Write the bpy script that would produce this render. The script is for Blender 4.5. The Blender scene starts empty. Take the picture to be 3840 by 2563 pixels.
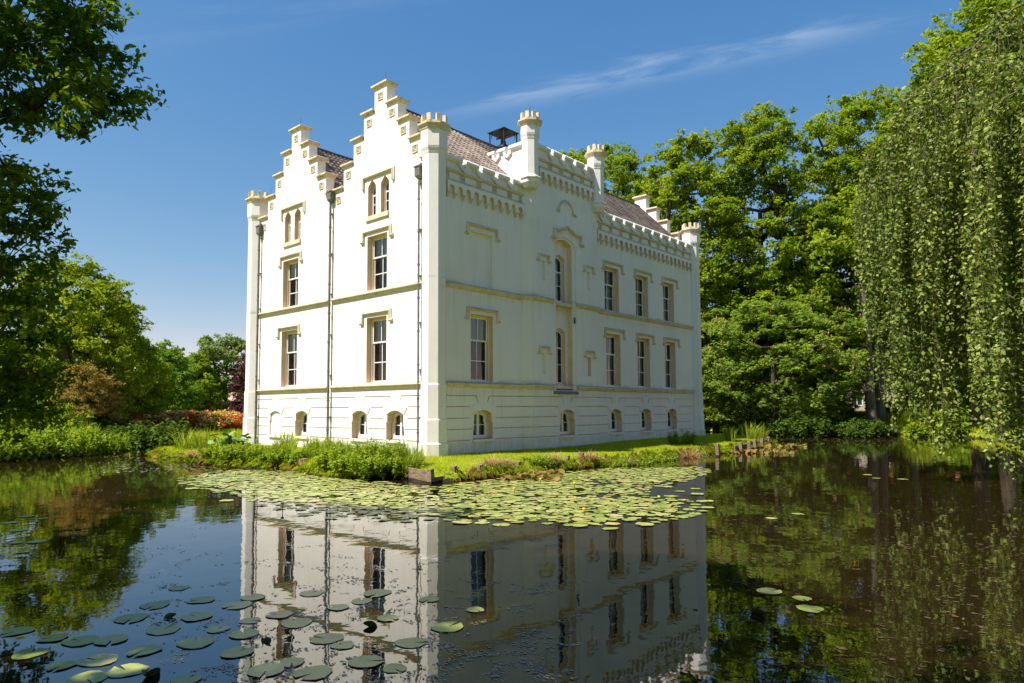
import bpy, math, random
import numpy as np
from mathutils import Vector, Matrix
from mathutils.geometry import tessellate_polygon

R = math.radians
random.seed(7)
rng = np.random.default_rng(7)
scene = bpy.context.scene
col = scene.collection

# ------------------------------------------------------------------ camera
WATER = -0.42
CAM = np.array([20.0905, -17.8294, 1.9119])
F_PX, YAW, PIT, ROL, PPY = 2549.34, -0.730741, 0.0662777, -0.00515139, 83.94
FW = np.array([math.sin(YAW) * math.cos(PIT), math.cos(YAW) * math.cos(PIT), math.sin(PIT)])
_r = np.array([math.cos(YAW), -math.sin(YAW), 0.0])
_u = np.cross(_r, FW)
RT = math.cos(ROL) * _r + math.sin(ROL) * _u
UP = -math.sin(ROL) * _r + math.cos(ROL) * _u
cam_d = bpy.data.cameras.new('camera')
cam = bpy.data.objects.new('camera', cam_d)
col.objects.link(cam)
cam.matrix_world = Matrix(((RT[0], UP[0], -FW[0], CAM[0]), (RT[1], UP[1], -FW[1], CAM[1]),
                           (RT[2], UP[2], -FW[2], CAM[2]), (0, 0, 0, 1)))
cam_d.sensor_width = 36.0
cam_d.lens = F_PX / 3840 * 36
cam_d.shift_y = PPY / 3840
cam_d.clip_end = 3000
cam_d.clip_start = 0.1
scene.camera = cam

# ------------------------------------------------------------------ sky, sun, exposure
SUN_AZ, SUN_EL = R(198), R(55)          # clockwise from +Y
SUN_DIR = Vector((math.sin(SUN_AZ) * math.cos(SUN_EL), math.cos(SUN_AZ) * math.cos(SUN_EL), math.sin(SUN_EL)))
world = bpy.data.worlds.new('World')
scene.world = world
world.use_nodes = True
wn, wl = world.node_tree.nodes, world.node_tree.links
wn.clear()
w_out = wn.new('ShaderNodeOutputWorld')
w_bg = wn.new('ShaderNodeBackground')
w_bg.inputs['Strength'].default_value = 0.105
w_sky = wn.new('ShaderNodeTexSky')
w_sky.sky_type = 'NISHITA'
w_sky.sun_disc = False
w_sky.sun_elevation = SUN_EL
w_sky.sun_rotation = SUN_AZ
w_sky.altitude = 0
w_sky.air_density = 1.0
w_sky.dust_density = 0.1
w_sky.ozone_density = 3.0


def wmath(op, a, b=None, c=None):
    n = wn.new('ShaderNodeMath')
    n.operation = op
    for i, v in enumerate((a, b, c)):
        if v is None:
            continue
        if hasattr(v, 'is_output'):
            wl.new(v, n.inputs[i])
        else:
            n.inputs[i].default_value = v
    return n.outputs[0]


def wdot(vec):
    n = wn.new('ShaderNodeVectorMath')
    n.operation = 'DOT_PRODUCT'
    wl.new(w_tc.outputs['Generated'], n.inputs[0])
    n.inputs[1].default_value = vec
    return n.outputs['Value']


def pix_dir(dx, dy):
    x, y = dx * 1.6347, dy * 1.6347
    v = FW + RT * (x - 1920) / F_PX - UP * (y - 1281.5 - PPY) / F_PX
    return v / np.linalg.norm(v)


# thin cirrus drawn out along the wind: great-circle bands of stretched noise, all over the sky
w_tc = wn.new('ShaderNodeTexCoord')
_a, _b = pix_dir(1000, 258), pix_dir(1930, 72)
_ac = np.cross(_a, _b); _ac /= np.linalg.norm(_ac)
_al = _b - _a; _al /= np.linalg.norm(_al)
across, along = wdot(tuple(_ac)), wdot(tuple(_al))
w_cmb = wn.new('ShaderNodeCombineXYZ')
wl.new(wmath('MULTIPLY', along, 5.0), w_cmb.inputs[0])
wl.new(wmath('MULTIPLY', across, 34.0), w_cmb.inputs[1])
w_noise = wn.new('ShaderNodeTexNoise')
w_noise.inputs['Scale'].default_value = 1.3
w_noise.inputs['Detail'].default_value = 6
w_noise.inputs['Roughness'].default_value = 0.62
w_noise.inputs['Distortion'].default_value = 0.6
wl.new(w_cmb.outputs[0], w_noise.inputs['Vector'])
# repeating bands across the wind, the strongest through the picture
wob = wmath('MULTIPLY', wmath('SUBTRACT', w_noise.outputs['Fac'], 0.5), 0.05)
acw = wmath('ADD', across, wob)


def band(center, width, strength):
    d = wmath('DIVIDE', wmath('SUBTRACT', acw, center), width)
    return wmath('MULTIPLY', wmath('POWER', 2.718, wmath('MULTIPLY', wmath('MULTIPLY', d, d), -1.0)), strength)


fib = wmath('MULTIPLY', wmath('MAXIMUM', wmath('SUBTRACT', w_noise.outputs['Fac'], 0.36), 0.0), 2.6)
_m = 0.5 * (float(_a @ _al) + float(_b @ _al)); _h = 0.5 * (float(_b @ _al) - float(_a @ _al))
_t = wmath('DIVIDE', wmath('SUBTRACT', along, _m + 0.03), _h * 1.02)
_t2 = wmath('MULTIPLY', _t, _t)
win = wmath('POWER', 2.718, wmath('MULTIPLY', wmath('MULTIPLY', _t2, _t2), -1.0))
bsum = wmath('MULTIPLY', band(0.004, 0.013, 1.0), win)
for c_, w_, s_ in ((-0.145, 0.02, 0.16), (0.24, 0.05, 0.12), (-0.38, 0.03, 0.2), (0.5, 0.05, 0.2), (-0.6, 0.06, 0.2)):
    bsum = wmath('ADD', bsum, band(c_, w_, s_))
cl = wmath('MINIMUM', wmath('MULTIPLY', wmath('MULTIPLY', bsum, fib), 0.30), 0.6)
# the deep polarised blue of the photograph: a contrast curve on the sky's three channels
w_sep = wn.new('ShaderNodeSeparateColor')
wl.new(w_sky.outputs[0], w_sep.inputs[0])
w_com = wn.new('ShaderNodeCombineColor')
for i_, (k_, g_) in enumerate(((1.0, 1.40), (0.69, 0.86), (0.72, 0.50))):
    wl.new(wmath('MULTIPLY', wmath('POWER', wmath('MULTIPLY', w_sep.outputs[i_], 0.182), g_), k_ / 0.182), w_com.inputs[i_])
w_mix = wn.new('ShaderNodeMixRGB')
wl.new(cl, w_mix.inputs[0])
wl.new(w_com.outputs[0], w_mix.inputs[1])
w_mix.inputs[2].default_value = (5.5, 6.0, 6.6, 1)
wl.new(w_mix.outputs[0], w_bg.inputs['Color'])
wl.new(w_bg.outputs[0], w_out.inputs['Surface'])

sun_d = bpy.data.lights.new('sun', 'SUN')
sun_d.energy = 5.0
sun_d.angle = R(0.55)
sun_d.color = (1.0, 0.94, 0.86)
sun = bpy.data.objects.new('sun', sun_d)
col.objects.link(sun)
sun.rotation_euler = (-SUN_DIR).to_track_quat('-Z', 'Y').to_euler()
sun.location = SUN_DIR * 60
scene.view_settings.view_transform = 'Standard'
scene.view_settings.look = 'None'
scene.view_settings.exposure = 0.8
scene.view_settings.gamma = 1.0
scene.render.engine = 'CYCLES'
scene.cycles.use_denoising = True
scene.cycles.max_bounces = 8
scene.cycles.transparent_max_bounces = 8
scene.cycles.caustics_reflective = False
scene.cycles.caustics_refractive = False


# ------------------------------------------------------------------ materials
def mat(name, base, rough=0.7, spec=0.3):
    m = bpy.data.materials.new(name)
    m.use_nodes = True
    b = m.node_tree.nodes['Principled BSDF']
    b.inputs['Base Color'].default_value = (*base, 1)
    b.inputs['Roughness'].default_value = rough
    b.inputs['Specular IOR Level'].default_value = spec
    return m, m.node_tree.nodes, m.node_tree.links, b


def node(ns, kind, **kw):
    n = ns.new(kind)
    for k, v in kw.items():
        setattr(n, k, v)
    return n


def noise(ns, ls, scale, detail=4, rough=0.55, vec=None):
    n = ns.new('ShaderNodeTexNoise')
    n.inputs['Scale'].default_value = scale
    n.inputs['Detail'].default_value = detail
    n.inputs['Roughness'].default_value = rough
    if vec is None:
        g = ns.new('ShaderNodeNewGeometry')
        vec = g.outputs['Position']
    ls.new(vec, n.inputs['Vector'])
    return n.outputs['Fac']


def ramp(ns, ls, fac, stops):
    n = ns.new('ShaderNodeValToRGB')
    cr = n.color_ramp
    while len(cr.elements) < len(stops):
        cr.elements.new(0.5)
    for e, (p, c) in zip(cr.elements, stops):
        e.position = p
        e.color = (*c, 1) if len(c) == 3 else c
    ls.new(fac, n.inputs[0])
    return n.outputs[0]


def nmath(ns, ls, op, a, b=None):
    n = ns.new('ShaderNodeMath')
    n.operation = op
    n.use_clamp = False
    for i, v in enumerate((a, b)):
        if v is None:
            continue
        if hasattr(v, 'is_output'):
            ls.new(v, n.inputs[i])
        else:
            n.inputs[i].default_value = v
    return n.outputs[0]


def mixc(ns, ls, fac, a, b, blend='MIX'):
    n = ns.new('ShaderNodeMixRGB')
    n.blend_type = blend
    for i, v in enumerate((fac, a, b)):
        if hasattr(v, 'is_output'):
            ls.new(v, n.inputs[i])
        elif i == 0:
            n.inputs[0].default_value = v
        else:
            n.inputs[i].default_value = (*v, 1)
    return n.outputs[0]


def bump(ns, ls, b, h, strength=0.3, dist=0.02):
    n = ns.new('ShaderNodeBump')
    n.inputs['Strength'].default_value = strength
    n.inputs['Distance'].default_value = dist
    ls.new(h, n.inputs['Height'])
    ls.new(n.outputs[0], b.inputs['Normal'])


def stretched(ns, ls, sx, sy, sz):
    g = ns.new('ShaderNodeNewGeometry')
    m = ns.new('ShaderNodeVectorMath')
    m.operation = 'MULTIPLY'
    ls.new(g.outputs['Position'], m.inputs[0])
    m.inputs[1].default_value = (sx, sy, sz)
    return m.outputs[0]


def zpos(ns, ls):
    g = ns.new('ShaderNodeNewGeometry')
    s = ns.new('ShaderNodeSeparateXYZ')
    ls.new(g.outputs['Position'], s.inputs[0])
    return s.outputs[2]


M = {}
# white lime paint on stucco, faint patches, dirt lying on the ledges and splashed foot
m, ns, ls, b = mat('wall_paint', (0.8, 0.77, 0.7), 0.75, 0.25)
big = noise(ns, ls, 0.35, 5)
c = ramp(ns, ls, big, [(0.3, (0.76, 0.715, 0.65)), (0.5, (0.805, 0.765, 0.705)), (0.72, (0.825, 0.785, 0.73))])
streak = noise(ns, ls, 1.0, 5, 0.6, stretched(ns, ls, 3.0, 3.0, 0.25))
c = mixc(ns, ls, nmath(ns, ls, 'MULTIPLY', ramp(ns, ls, streak, [(0.50, (0, 0, 0)), (0.78, (1, 1, 1))]), 0.30), c, (0.60, 0.57, 0.49))
z = zpos(ns, ls)
blotch = noise(ns, ls, 1.0, 6, 0.7, stretched(ns, ls, 1.4, 1.4, 9.0))
big2 = noise(ns, ls, 0.55, 3)
for zs, hh in ((3.0, 0.24), (7.05, 0.2)):
    up = nmath(ns, ls, 'DIVIDE', nmath(ns, ls, 'SUBTRACT', z, zs), hh)
    above = nmath(ns, ls, 'MULTIPLY', nmath(ns, ls, 'GREATER_THAN', up, 0.0), nmath(ns, ls, 'SUBTRACT', 1.0, nmath(ns, ls, 'MINIMUM', up, 1.0)))
    k = nmath(ns, ls, 'MULTIPLY', above, ramp(ns, ls, nmath(ns, ls, 'MULTIPLY', nmath(ns, ls, 'ADD', blotch, big2), 0.5), [(0.48, (0, 0, 0)), (0.6, (1, 1, 1))]))
    c = mixc(ns, ls, nmath(ns, ls, 'MULTIPLY', k, 0.75), c, (0.33, 0.30, 0.24))
drip = noise(ns, ls, 1.0, 6, 0.7, stretched(ns, ls, 7.0, 7.0, 0.35))
drip = ramp(ns, ls, drip, [(0.47, (0, 0, 0)), (0.66, (1, 1, 1))])
for zs, hh, st in ((6.86, 1.1, 0.30), (2.80, 0.9, 0.30), (10.7, 1.3, 0.26), (12.15, 0.6, 0.4), (0.56, 0.5, 0.45)):
    dn = nmath(ns, ls, 'DIVIDE', nmath(ns, ls, 'SUBTRACT', zs, z), hh)
    below = nmath(ns, ls, 'MULTIPLY', nmath(ns, ls, 'GREATER_THAN', dn, 0.0), nmath(ns, ls, 'MAXIMUM', nmath(ns, ls, 'SUBTRACT', 1.0, dn), 0.0))
    c = mixc(ns, ls, nmath(ns, ls, 'MULTIPLY', nmath(ns, ls, 'MULTIPLY', below, drip), st), c, (0.40, 0.38, 0.31))
foot = nmath(ns, ls, 'SUBTRACT', 0.75, z)
k = nmath(ns, ls, 'MULTIPLY', nmath(ns, ls, 'MINIMUM', nmath(ns, ls, 'MAXIMUM', foot, 0.0), 0.6), ramp(ns, ls, noise(ns, ls, 2.2, 6, 0.65), [(0.35, (0.1, 0.1, 0.1)), (0.7, (1, 1, 1))]))
c = mixc(ns, ls, k, c, (0.42, 0.42, 0.33))
ls.new(c, b.inputs['Base Color'])
bump(ns, ls, b, nmath(ns, ls, 'ADD', noise(ns, ls, 60, 3), nmath(ns, ls, 'MULTIPLY', noise(ns, ls, 3, 3), 3.0)), 0.22, 0.012)
M['wall'] = m

m, ns, ls, b = mat('sand_paint', (0.6, 0.48, 0.29), 0.8, 0.2)
c = ramp(ns, ls, noise(ns, ls, 2.5, 6, 0.65), [(0.3, (0.47, 0.39, 0.26)), (0.48, (0.65, 0.55, 0.40)), (0.7, (0.72, 0.635, 0.48))])
fine = noise(ns, ls, 9, 5, 0.7)
g = ns.new('ShaderNodeNewGeometry'); s = ns.new('ShaderNodeSeparateXYZ'); ls.new(g.outputs['Normal'], s.inputs[0])
top = nmath(ns, ls, 'MULTIPLY', nmath(ns, ls, 'MAXIMUM', s.outputs[2], 0.0), ramp(ns, ls, fine, [(0.35, (0.25, 0.25, 0.25)), (0.6, (1, 1, 1))]))
c = mixc(ns, ls, nmath(ns, ls, 'MULTIPLY', top, 0.8), c, (0.20, 0.17, 0.12))
ls.new(c, b.inputs['Base Color'])
bump(ns, ls, b, fine, 0.3, 0.01)
M['sand'] = m

m, ns, ls, b = mat('reveal_paint', (0.66, 0.53, 0.38), 0.7, 0.25)
ls.new(ramp(ns, ls, noise(ns, ls, 1.5, 4), [(0.3, (0.72, 0.54, 0.36)), (0.7, (0.80, 0.63, 0.45))]), b.inputs['Base Color'])
M['reveal'] = m

m, ns, ls, b = mat('cap_stone', (0.55, 0.47, 0.34), 0.85, 0.2)
c = ramp(ns, ls, noise(ns, ls, 3.5, 6, 0.65), [(0.28, (0.28, 0.24, 0.16)), (0.42, (0.62, 0.51, 0.34)), (0.7, (0.74, 0.63, 0.46))])
ls.new(c, b.inputs['Base Color'])
bump(ns, ls, b, noise(ns, ls, 14, 4), 0.3, 0.01)
M['cap'] = m

m, ns, ls, b = mat('roof_tile_clay', (0.17, 0.13, 0.115), 0.6, 0.35)
oi = ns.new('ShaderNodeObjectInfo')
at = ns.new('ShaderNodeAttribute'); at.attribute_name = 'var'
vv = nmath(ns, ls, 'FRACT', nmath(ns, ls, 'ADD', oi.outputs['Random'], at.outputs['Fac']))
c = ramp(ns, ls, vv, [(0.0, (0.14, 0.10, 0.08)), (0.5, (0.26, 0.195, 0.155)), (1.0, (0.38, 0.295, 0.235))])
c = mixc(ns, ls, ramp(ns, ls, noise(ns, ls, 1.6, 5), [(0.5, (0, 0, 0)), (0.75, (0.6, 0.6, 0.6))]), c, (0.15, 0.15, 0.11))
ls.new(c, b.inputs['Base Color'])
M['tile'] = m
M['ridge'] = mat('ridge_clay', (0.06, 0.055, 0.055), 0.6, 0.35)[0]

M['white'] = mat('white_joinery', (0.82, 0.82, 0.80), 0.35, 0.4)[0]
m, ns, ls, b = mat('blind_cloth', (0.62, 0.62, 0.57), 0.9, 0.1)
ls.new(ramp(ns, ls, noise(ns, ls, 1.0, 3, 0.5, stretched(ns, ls, 22, 22, 0.4)), [(0.3, (0.60, 0.60, 0.57)), (0.7, (0.82, 0.82, 0.78))]), b.inputs['Base Color'])
M['blind'] = m
M['ochre_cloth'] = mat('ochre_curtain', (0.42, 0.28, 0.13), 0.9, 0.1)[0]
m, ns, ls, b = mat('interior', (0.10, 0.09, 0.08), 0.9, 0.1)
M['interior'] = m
m, ns, ls, b = mat('downpipe_zinc', (0.13, 0.12, 0.115), 0.5, 0.4)
c = ramp(ns, ls, noise(ns, ls, 4, 4), [(0.3, (0.09, 0.085, 0.08)), (0.7, (0.19, 0.175, 0.16))])
ls.new(c, b.inputs['Base Color'])
M['pipe'] = m
M['iron'] = mat('black_iron', (0.018, 0.018, 0.02), 0.5, 0.4)[0]
M['bronze'] = mat('bell_bronze', (0.03, 0.035, 0.035), 0.45, 0.5)[0]
M['lead'] = mat('lead_flashing', (0.16, 0.17, 0.19), 0.55, 0.4)[0]

# window glass: clear, mirror-like by angle, slightly wavy
m = bpy.data.materials.new('window_glass'); m.use_nodes = True
ns, ls = m.node_tree.nodes, m.node_tree.links
ns.clear()
o = ns.new('ShaderNodeOutputMaterial')
tr = ns.new('ShaderNodeBsdfTransparent'); tr.inputs[0].default_value = (0.90, 0.93, 0.91, 1)
gl = ns.new('ShaderNodeBsdfGlossy'); gl.inputs['Roughness'].default_value = 0.0
fr = ns.new('ShaderNodeFresnel'); fr.inputs['IOR'].default_value = 1.75
bp = ns.new('ShaderNodeBump'); bp.inputs['Strength'].default_value = 0.12; bp.inputs['Distance'].default_value = 0.05
ls.new(noise(ns, ls, 2.5, 2), bp.inputs['Height'])
ls.new(bp.outputs[0], gl.inputs['Normal'])
mx = ns.new('ShaderNodeMixShader')
ls.new(fr.outputs[0], mx.inputs[0]); ls.new(tr.outputs[0], mx.inputs[1]); ls.new(gl.outputs[0], mx.inputs[2])
ls.new(mx.outputs[0], o.inputs['Surface'])
M['glass'] = m

# pond water: peaty brown body under a near-still mirror
m, ns, ls, b = mat('pond_water', (0.017, 0.0105, 0.004), 0.015, 0.5)
b.inputs['IOR'].default_value = 2.2
n1 = noise(ns, ls, 1.0, 3, 0.5, stretched(ns, ls, 0.9, 0.9, 1))
n2 = noise(ns, ls, 1.0, 2, 0.5, stretched(ns, ls, 5.0, 5.0, 1))
# ring ripples spreading from the left bank
g = ns.new('ShaderNodeNewGeometry')
sub = ns.new('ShaderNodeVectorMath'); sub.operation = 'SUBTRACT'
ls.new(g.outputs['Position'], sub.inputs[0]); sub.inputs[1].default_value = (-9.0, -13.0, WATER)
ln = ns.new('ShaderNodeVectorMath'); ln.operation = 'LENGTH'; ls.new(sub.outputs[0], ln.inputs[0])
wave = nmath(ns, ls, 'SINE', nmath(ns, ls, 'ADD', nmath(ns, ls, 'MULTIPLY', ln.outputs['Value'], 17.0), nmath(ns, ls, 'MULTIPLY', n1, 14.0)))
fade = ramp(ns, ls, nmath(ns, ls, 'DIVIDE', ln.outputs['Value'], 24.0), [(0.25, (1, 1, 1)), (0.75, (0, 0, 0))])
h = nmath(ns, ls, 'ADD', nmath(ns, ls, 'MULTIPLY', n1, 1.0), nmath(ns, ls, 'MULTIPLY', n2, 0.12))
h = nmath(ns, ls, 'ADD', h, nmath(ns, ls, 'MULTIPLY', nmath(ns, ls, 'MULTIPLY', wave, fade), 0.030))
bump(ns, ls, b, h, 1.0, 0.0055)
M['water'] = m

m, ns, ls, b = mat('grass_ground', (0.07, 0.11, 0.02), 0.9, 0.1)
c = ramp(ns, ls, noise(ns, ls, 0.5, 6, 0.6), [(0.3, (0.16, 0.21, 0.018)), (0.55, (0.28, 0.33, 0.024)), (0.75, (0.38, 0.39, 0.055))])
c = mixc(ns, ls, ramp(ns, ls, noise(ns, ls, 9, 4), [(0.4, (0, 0, 0)), (0.7, (0.5, 0.5, 0.5))]), c, (0.09, 0.12, 0.015))
z = zpos(ns, ls)
wet = ramp(ns, ls, nmath(ns, ls, 'ADD', z, nmath(ns, ls, 'MULTIPLY', noise(ns, ls, 3, 4), 0.12)), [(0.0, (1, 1, 1)), (1.0, (0, 0, 0))])
wet = nmath(ns, ls, 'LESS_THAN', nmath(ns, ls, 'ADD', z, nmath(ns, ls, 'MULTIPLY', noise(ns, ls, 3, 4), 0.15)), -0.24)
c = mixc(ns, ls, wet, c, (0.035, 0.026, 0.015))
ls.new(c, b.inputs['Base Color'])
bump(ns, ls, b, noise(ns, ls, 25, 4), 0.6, 0.04)
M['ground'] = m


def leaf_mat(name, stops, trans=0.35, nscale=0.25, gloss=0.02):
    m = bpy.data.materials.new(name); m.use_nodes = True
    ns, ls = m.node_tree.nodes, m.node_tree.links
    ns.clear()
    o = ns.new('ShaderNodeOutputMaterial')
    at = ns.new('ShaderNodeAttribute'); at.attribute_name = 'var'
    f = nmath(ns, ls, 'ADD', nmath(ns, ls, 'MULTIPLY', at.outputs['Fac'], 0.65), nmath(ns, ls, 'MULTIPLY', noise(ns, ls, nscale, 2), 0.35))
    c = ramp(ns, ls, f, stops)
    d = ns.new('ShaderNodeBsdfDiffuse'); ls.new(c, d.inputs[0])
    t = ns.new('ShaderNodeBsdfTranslucent')
    ls.new(mixc(ns, ls, 1.0, c, (1.5, 1.35, 0.55), 'MULTIPLY'), t.inputs[0])
    mx = ns.new('ShaderNodeMixShader'); mx.inputs[0].default_value = trans
    ls.new(d.outputs[0], mx.inputs[1]); ls.new(t.outputs[0], mx.inputs[2])
    ls.new(mx.outputs[0], o.inputs['Surface'])
    return m


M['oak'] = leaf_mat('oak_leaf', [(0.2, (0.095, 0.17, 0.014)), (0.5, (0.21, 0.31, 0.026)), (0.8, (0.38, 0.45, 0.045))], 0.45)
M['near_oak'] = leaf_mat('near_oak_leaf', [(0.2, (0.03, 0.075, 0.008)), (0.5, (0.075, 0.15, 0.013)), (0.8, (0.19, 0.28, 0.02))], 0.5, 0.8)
M['lime'] = leaf_mat('lime_leaf', [(0.2, (0.09, 0.155, 0.012)), (0.5, (0.21, 0.29, 0.022)), (0.8, (0.40, 0.44, 0.04))], 0.4)
M['chestnut'] = leaf_mat('chestnut_leaf', [(0.15, (0.09, 0.165, 0.02)), (0.5, (0.19, 0.29, 0.04)), (0.85, (0.34, 0.42, 0.07))], 0.4)
M['beech'] = leaf_mat('weeping_beech_leaf', [(0.15, (0.065, 0.115, 0.02)), (0.5, (0.17, 0.235, 0.05)), (0.85, (0.38, 0.42, 0.12))], 0.25, 0.5)
M['bronze_leaf'] = leaf_mat('bronze_leaf', [(0.15, (0.13, 0.10, 0.03)), (0.5, (0.30, 0.23, 0.065)), (0.85, (0.50, 0.32, 0.11))])
M['copper'] = leaf_mat('copper_leaf', [(0.15, (0.05, 0.02, 0.024)), (0.5, (0.11, 0.045, 0.05)), (0.85, (0.2, 0.085, 0.08))], 0.2)
M['pale_tree'] = leaf_mat('pale_green_leaf', [(0.15, (0.10, 0.17, 0.05)), (0.5, (0.2, 0.27, 0.085)), (0.85, (0.30, 0.36, 0.13))])
M['mid_tree'] = leaf_mat('mid_green_leaf', [(0.15, (0.08, 0.17, 0.022)), (0.5, (0.16, 0.28, 0.035)), (0.85, (0.28, 0.38, 0.05))])
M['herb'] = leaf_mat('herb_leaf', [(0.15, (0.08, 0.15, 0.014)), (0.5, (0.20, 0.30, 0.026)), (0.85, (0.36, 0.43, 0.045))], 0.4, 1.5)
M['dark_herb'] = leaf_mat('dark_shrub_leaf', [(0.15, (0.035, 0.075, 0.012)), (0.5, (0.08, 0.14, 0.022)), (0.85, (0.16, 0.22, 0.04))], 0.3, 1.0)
M['blade'] = leaf_mat('grass_blade', [(0.15, (0.24, 0.33, 0.014)), (0.5, (0.42, 0.49, 0.024)), (0.85, (0.58, 0.58, 0.07))], 0.5, 0.9)
M['dry'] = leaf_mat('dry_grass', [(0.15, (0.22, 0.13, 0.075)), (0.5, (0.40, 0.26, 0.155)), (0.85, (0.55, 0.40, 0.25))], 0.3, 2)
M['reed'] = leaf_mat('reed_blade', [(0.15, (0.12, 0.20, 0.015)), (0.5, (0.25, 0.34, 0.035)), (0.85, (0.42, 0.46, 0.09))], 0.4, 2)
M['candle'] = leaf_mat('chestnut_candle', [(0.2, (0.30, 0.16, 0.09)), (0.8, (0.45, 0.27, 0.15))], 0.2)
M['azalea_red'] = leaf_mat('red_flower', [(0.2, (0.55, 0.02, 0.02)), (0.8, (0.75, 0.07, 0.05))], 0.2)
M['azalea_orange'] = leaf_mat('orange_flower', [(0.2, (0.58, 0.26, 0.08)), (0.5, (0.66, 0.42, 0.16)), (0.8, (0.55, 0.47, 0.17))], 0.2)
M['yellow'] = mat('yellow_petal', (0.80, 0.52, 0.02), 0.5)[0]
M['stalk'] = mat('green_stalk', (0.06, 0.09, 0.02), 0.6)[0]

m, ns, ls, b = mat('bark', (0.07, 0.055, 0.04), 0.9, 0.1)
bk = noise(ns, ls, 1.0, 5, 0.65, stretched(ns, ls, 9, 9, 1.2))
ls.new(ramp(ns, ls, bk, [(0.3, (0.03, 0.024, 0.018)), (0.55, (0.085, 0.066, 0.048)), (0.75, (0.15, 0.12, 0.09))]), b.inputs['Base Color'])
bump(ns, ls, b, bk, 0.9, 0.06)
M['bark'] = m
m, ns, ls, b = mat('grey_bark', (0.14, 0.12, 0.10), 0.9, 0.1)
bk = noise(ns, ls, 1.0, 5, 0.65, stretched(ns, ls, 7, 7, 1.0))
ls.new(ramp(ns, ls, bk, [(0.3, (0.08, 0.068, 0.055)), (0.55, (0.16, 0.135, 0.11)), (0.75, (0.25, 0.21, 0.17))]), b.inputs['Base Color'])
bump(ns, ls, b, bk, 0.8, 0.05)
M['grey_bark'] = m
m, ns, ls, b = mat('old_wood', (0.2, 0.15, 0.10), 0.85, 0.15)
gr = noise(ns, ls, 1.0, 5, 0.6, stretched(ns, ls, 3, 3, 24))
oi = ns.new('ShaderNodeObjectInfo')
c = ramp(ns, ls, gr, [(0.3, (0.10, 0.07, 0.045)), (0.55, (0.24, 0.175, 0.115)), (0.75, (0.36, 0.28, 0.20))])
z = zpos(ns, ls)
c = mixc(ns, ls, nmath(ns, ls, 'LESS_THAN', z, -0.34), c, (0.03, 0.024, 0.014))
ls.new(c, b.inputs['Base Color'])
bump(ns, ls, b, gr, 0.5, 0.01)
M['wood'] = m

m, ns, ls, b = mat('lily_pad', (0.16, 0.2, 0.045), 0.35, 0.45)
oi = ns.new('ShaderNodeObjectInfo')
at = ns.new('ShaderNodeAttribute'); at.attribute_name = 'var'
vv = nmath(ns, ls, 'FRACT', nmath(ns, ls, 'ADD', oi.outputs['Random'], at.outputs['Fac']))
c = ramp(ns, ls, vv, [(0.0, (0.20, 0.25, 0.045)), (0.45, (0.32, 0.355, 0.085)), (0.8, (0.41, 0.42, 0.13)), (0.95, (0.47, 0.41, 0.15)), (1.0, (0.38, 0.23, 0.08))])
c = mixc(ns, ls, ramp(ns, ls, noise(ns, ls, 11, 4), [(0.52, (0, 0, 0)), (0.72, (0.4, 0.4, 0.4))]), c, (0.13, 0.13, 0.06))
ls.new(c, b.inputs['Base Color'])
bump(ns, ls, b, noise(ns, ls, 18, 3), 0.25, 0.01)
M['pad'] = m
M['pad_dark'] = mat('curled_pad_underside', (0.045, 0.06, 0.014), 0.6, 0.3)[0]
M['pad_red'] = leaf_mat('bronze_lily_leaf', [(0.2, (0.14, 0.13, 0.03)), (0.5, (0.26, 0.22, 0.06)), (0.8, (0.30, 0.15, 0.06))], 0.2, 3)
m, ns, ls, b = mat('floating_scum', (0.2, 0.18, 0.13), 0.5, 0.5)
ls.new(ramp(ns, ls, noise(ns, ls, 14, 4), [(0.35, (0.20, 0.17, 0.125)), (0.65, (0.40, 0.36, 0.29))]), b.inputs['Base Color'])
bump(ns, ls, b, noise(ns, ls, 60, 3), 0.6, 0.01)
M['scum'] = m
M['brown_scum'] = mat('drowned_leaf', (0.10, 0.065, 0.035), 0.6, 0.2)[0]
m, ns, ls, b = mat('red_brick', (0.30, 0.12, 0.07), 0.85, 0.2)
br = ns.new('ShaderNodeTexBrick')
br.inputs['Scale'].default_value = 4.5
br.inputs['Color1'].default_value = (0.33, 0.13, 0.075, 1); br.inputs['Color2'].default_value = (0.24, 0.10, 0.06, 1)
br.inputs['Mortar'].default_value = (0.35, 0.3, 0.25, 1)
tc = ns.new('ShaderNodeTexCoord'); ls.new(tc.outputs['Object'], br.inputs['Vector'])
ls.new(br.outputs['Color'], b.inputs['Base Color'])
M['brick'] = m
M['orange_roof'] = mat('orange_clay_roof', (0.38, 0.14, 0.06), 0.8)[0]
M['thatch'] = mat('thatch', (0.16, 0.13, 0.10), 0.95)[0]
M['pink_stone'] = mat('pink_stone', (0.42, 0.30, 0.25), 0.85)[0]
M['dark_pane'] = mat('dark_window', (0.02, 0.025, 0.03), 0.1, 0.5)[0]
M['black'] = mat('black_plastic', (0.012, 0.013, 0.016), 0.4, 0.4)[0]
M['path'] = mat('gravel_path', (0.30, 0.25, 0.19), 0.95)[0]


# ------------------------------------------------------------------ building blocks
def tag(o, label=None, cat=None, group=None, kind=None):
    if label: o['label'] = label
    if cat: o['category'] = cat
    if group: o['group'] = group
    if kind: o['kind'] = kind
    return o


def empty(name, loc, rz=0, scale=1.0):
    o = bpy.data.objects.new(name, None)
    o.empty_display_size = 0.3
    col.objects.link(o)
    o.location = loc
    o.rotation_euler = (0, 0, rz)
    o.scale = (scale,) * 3
    return o


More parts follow.
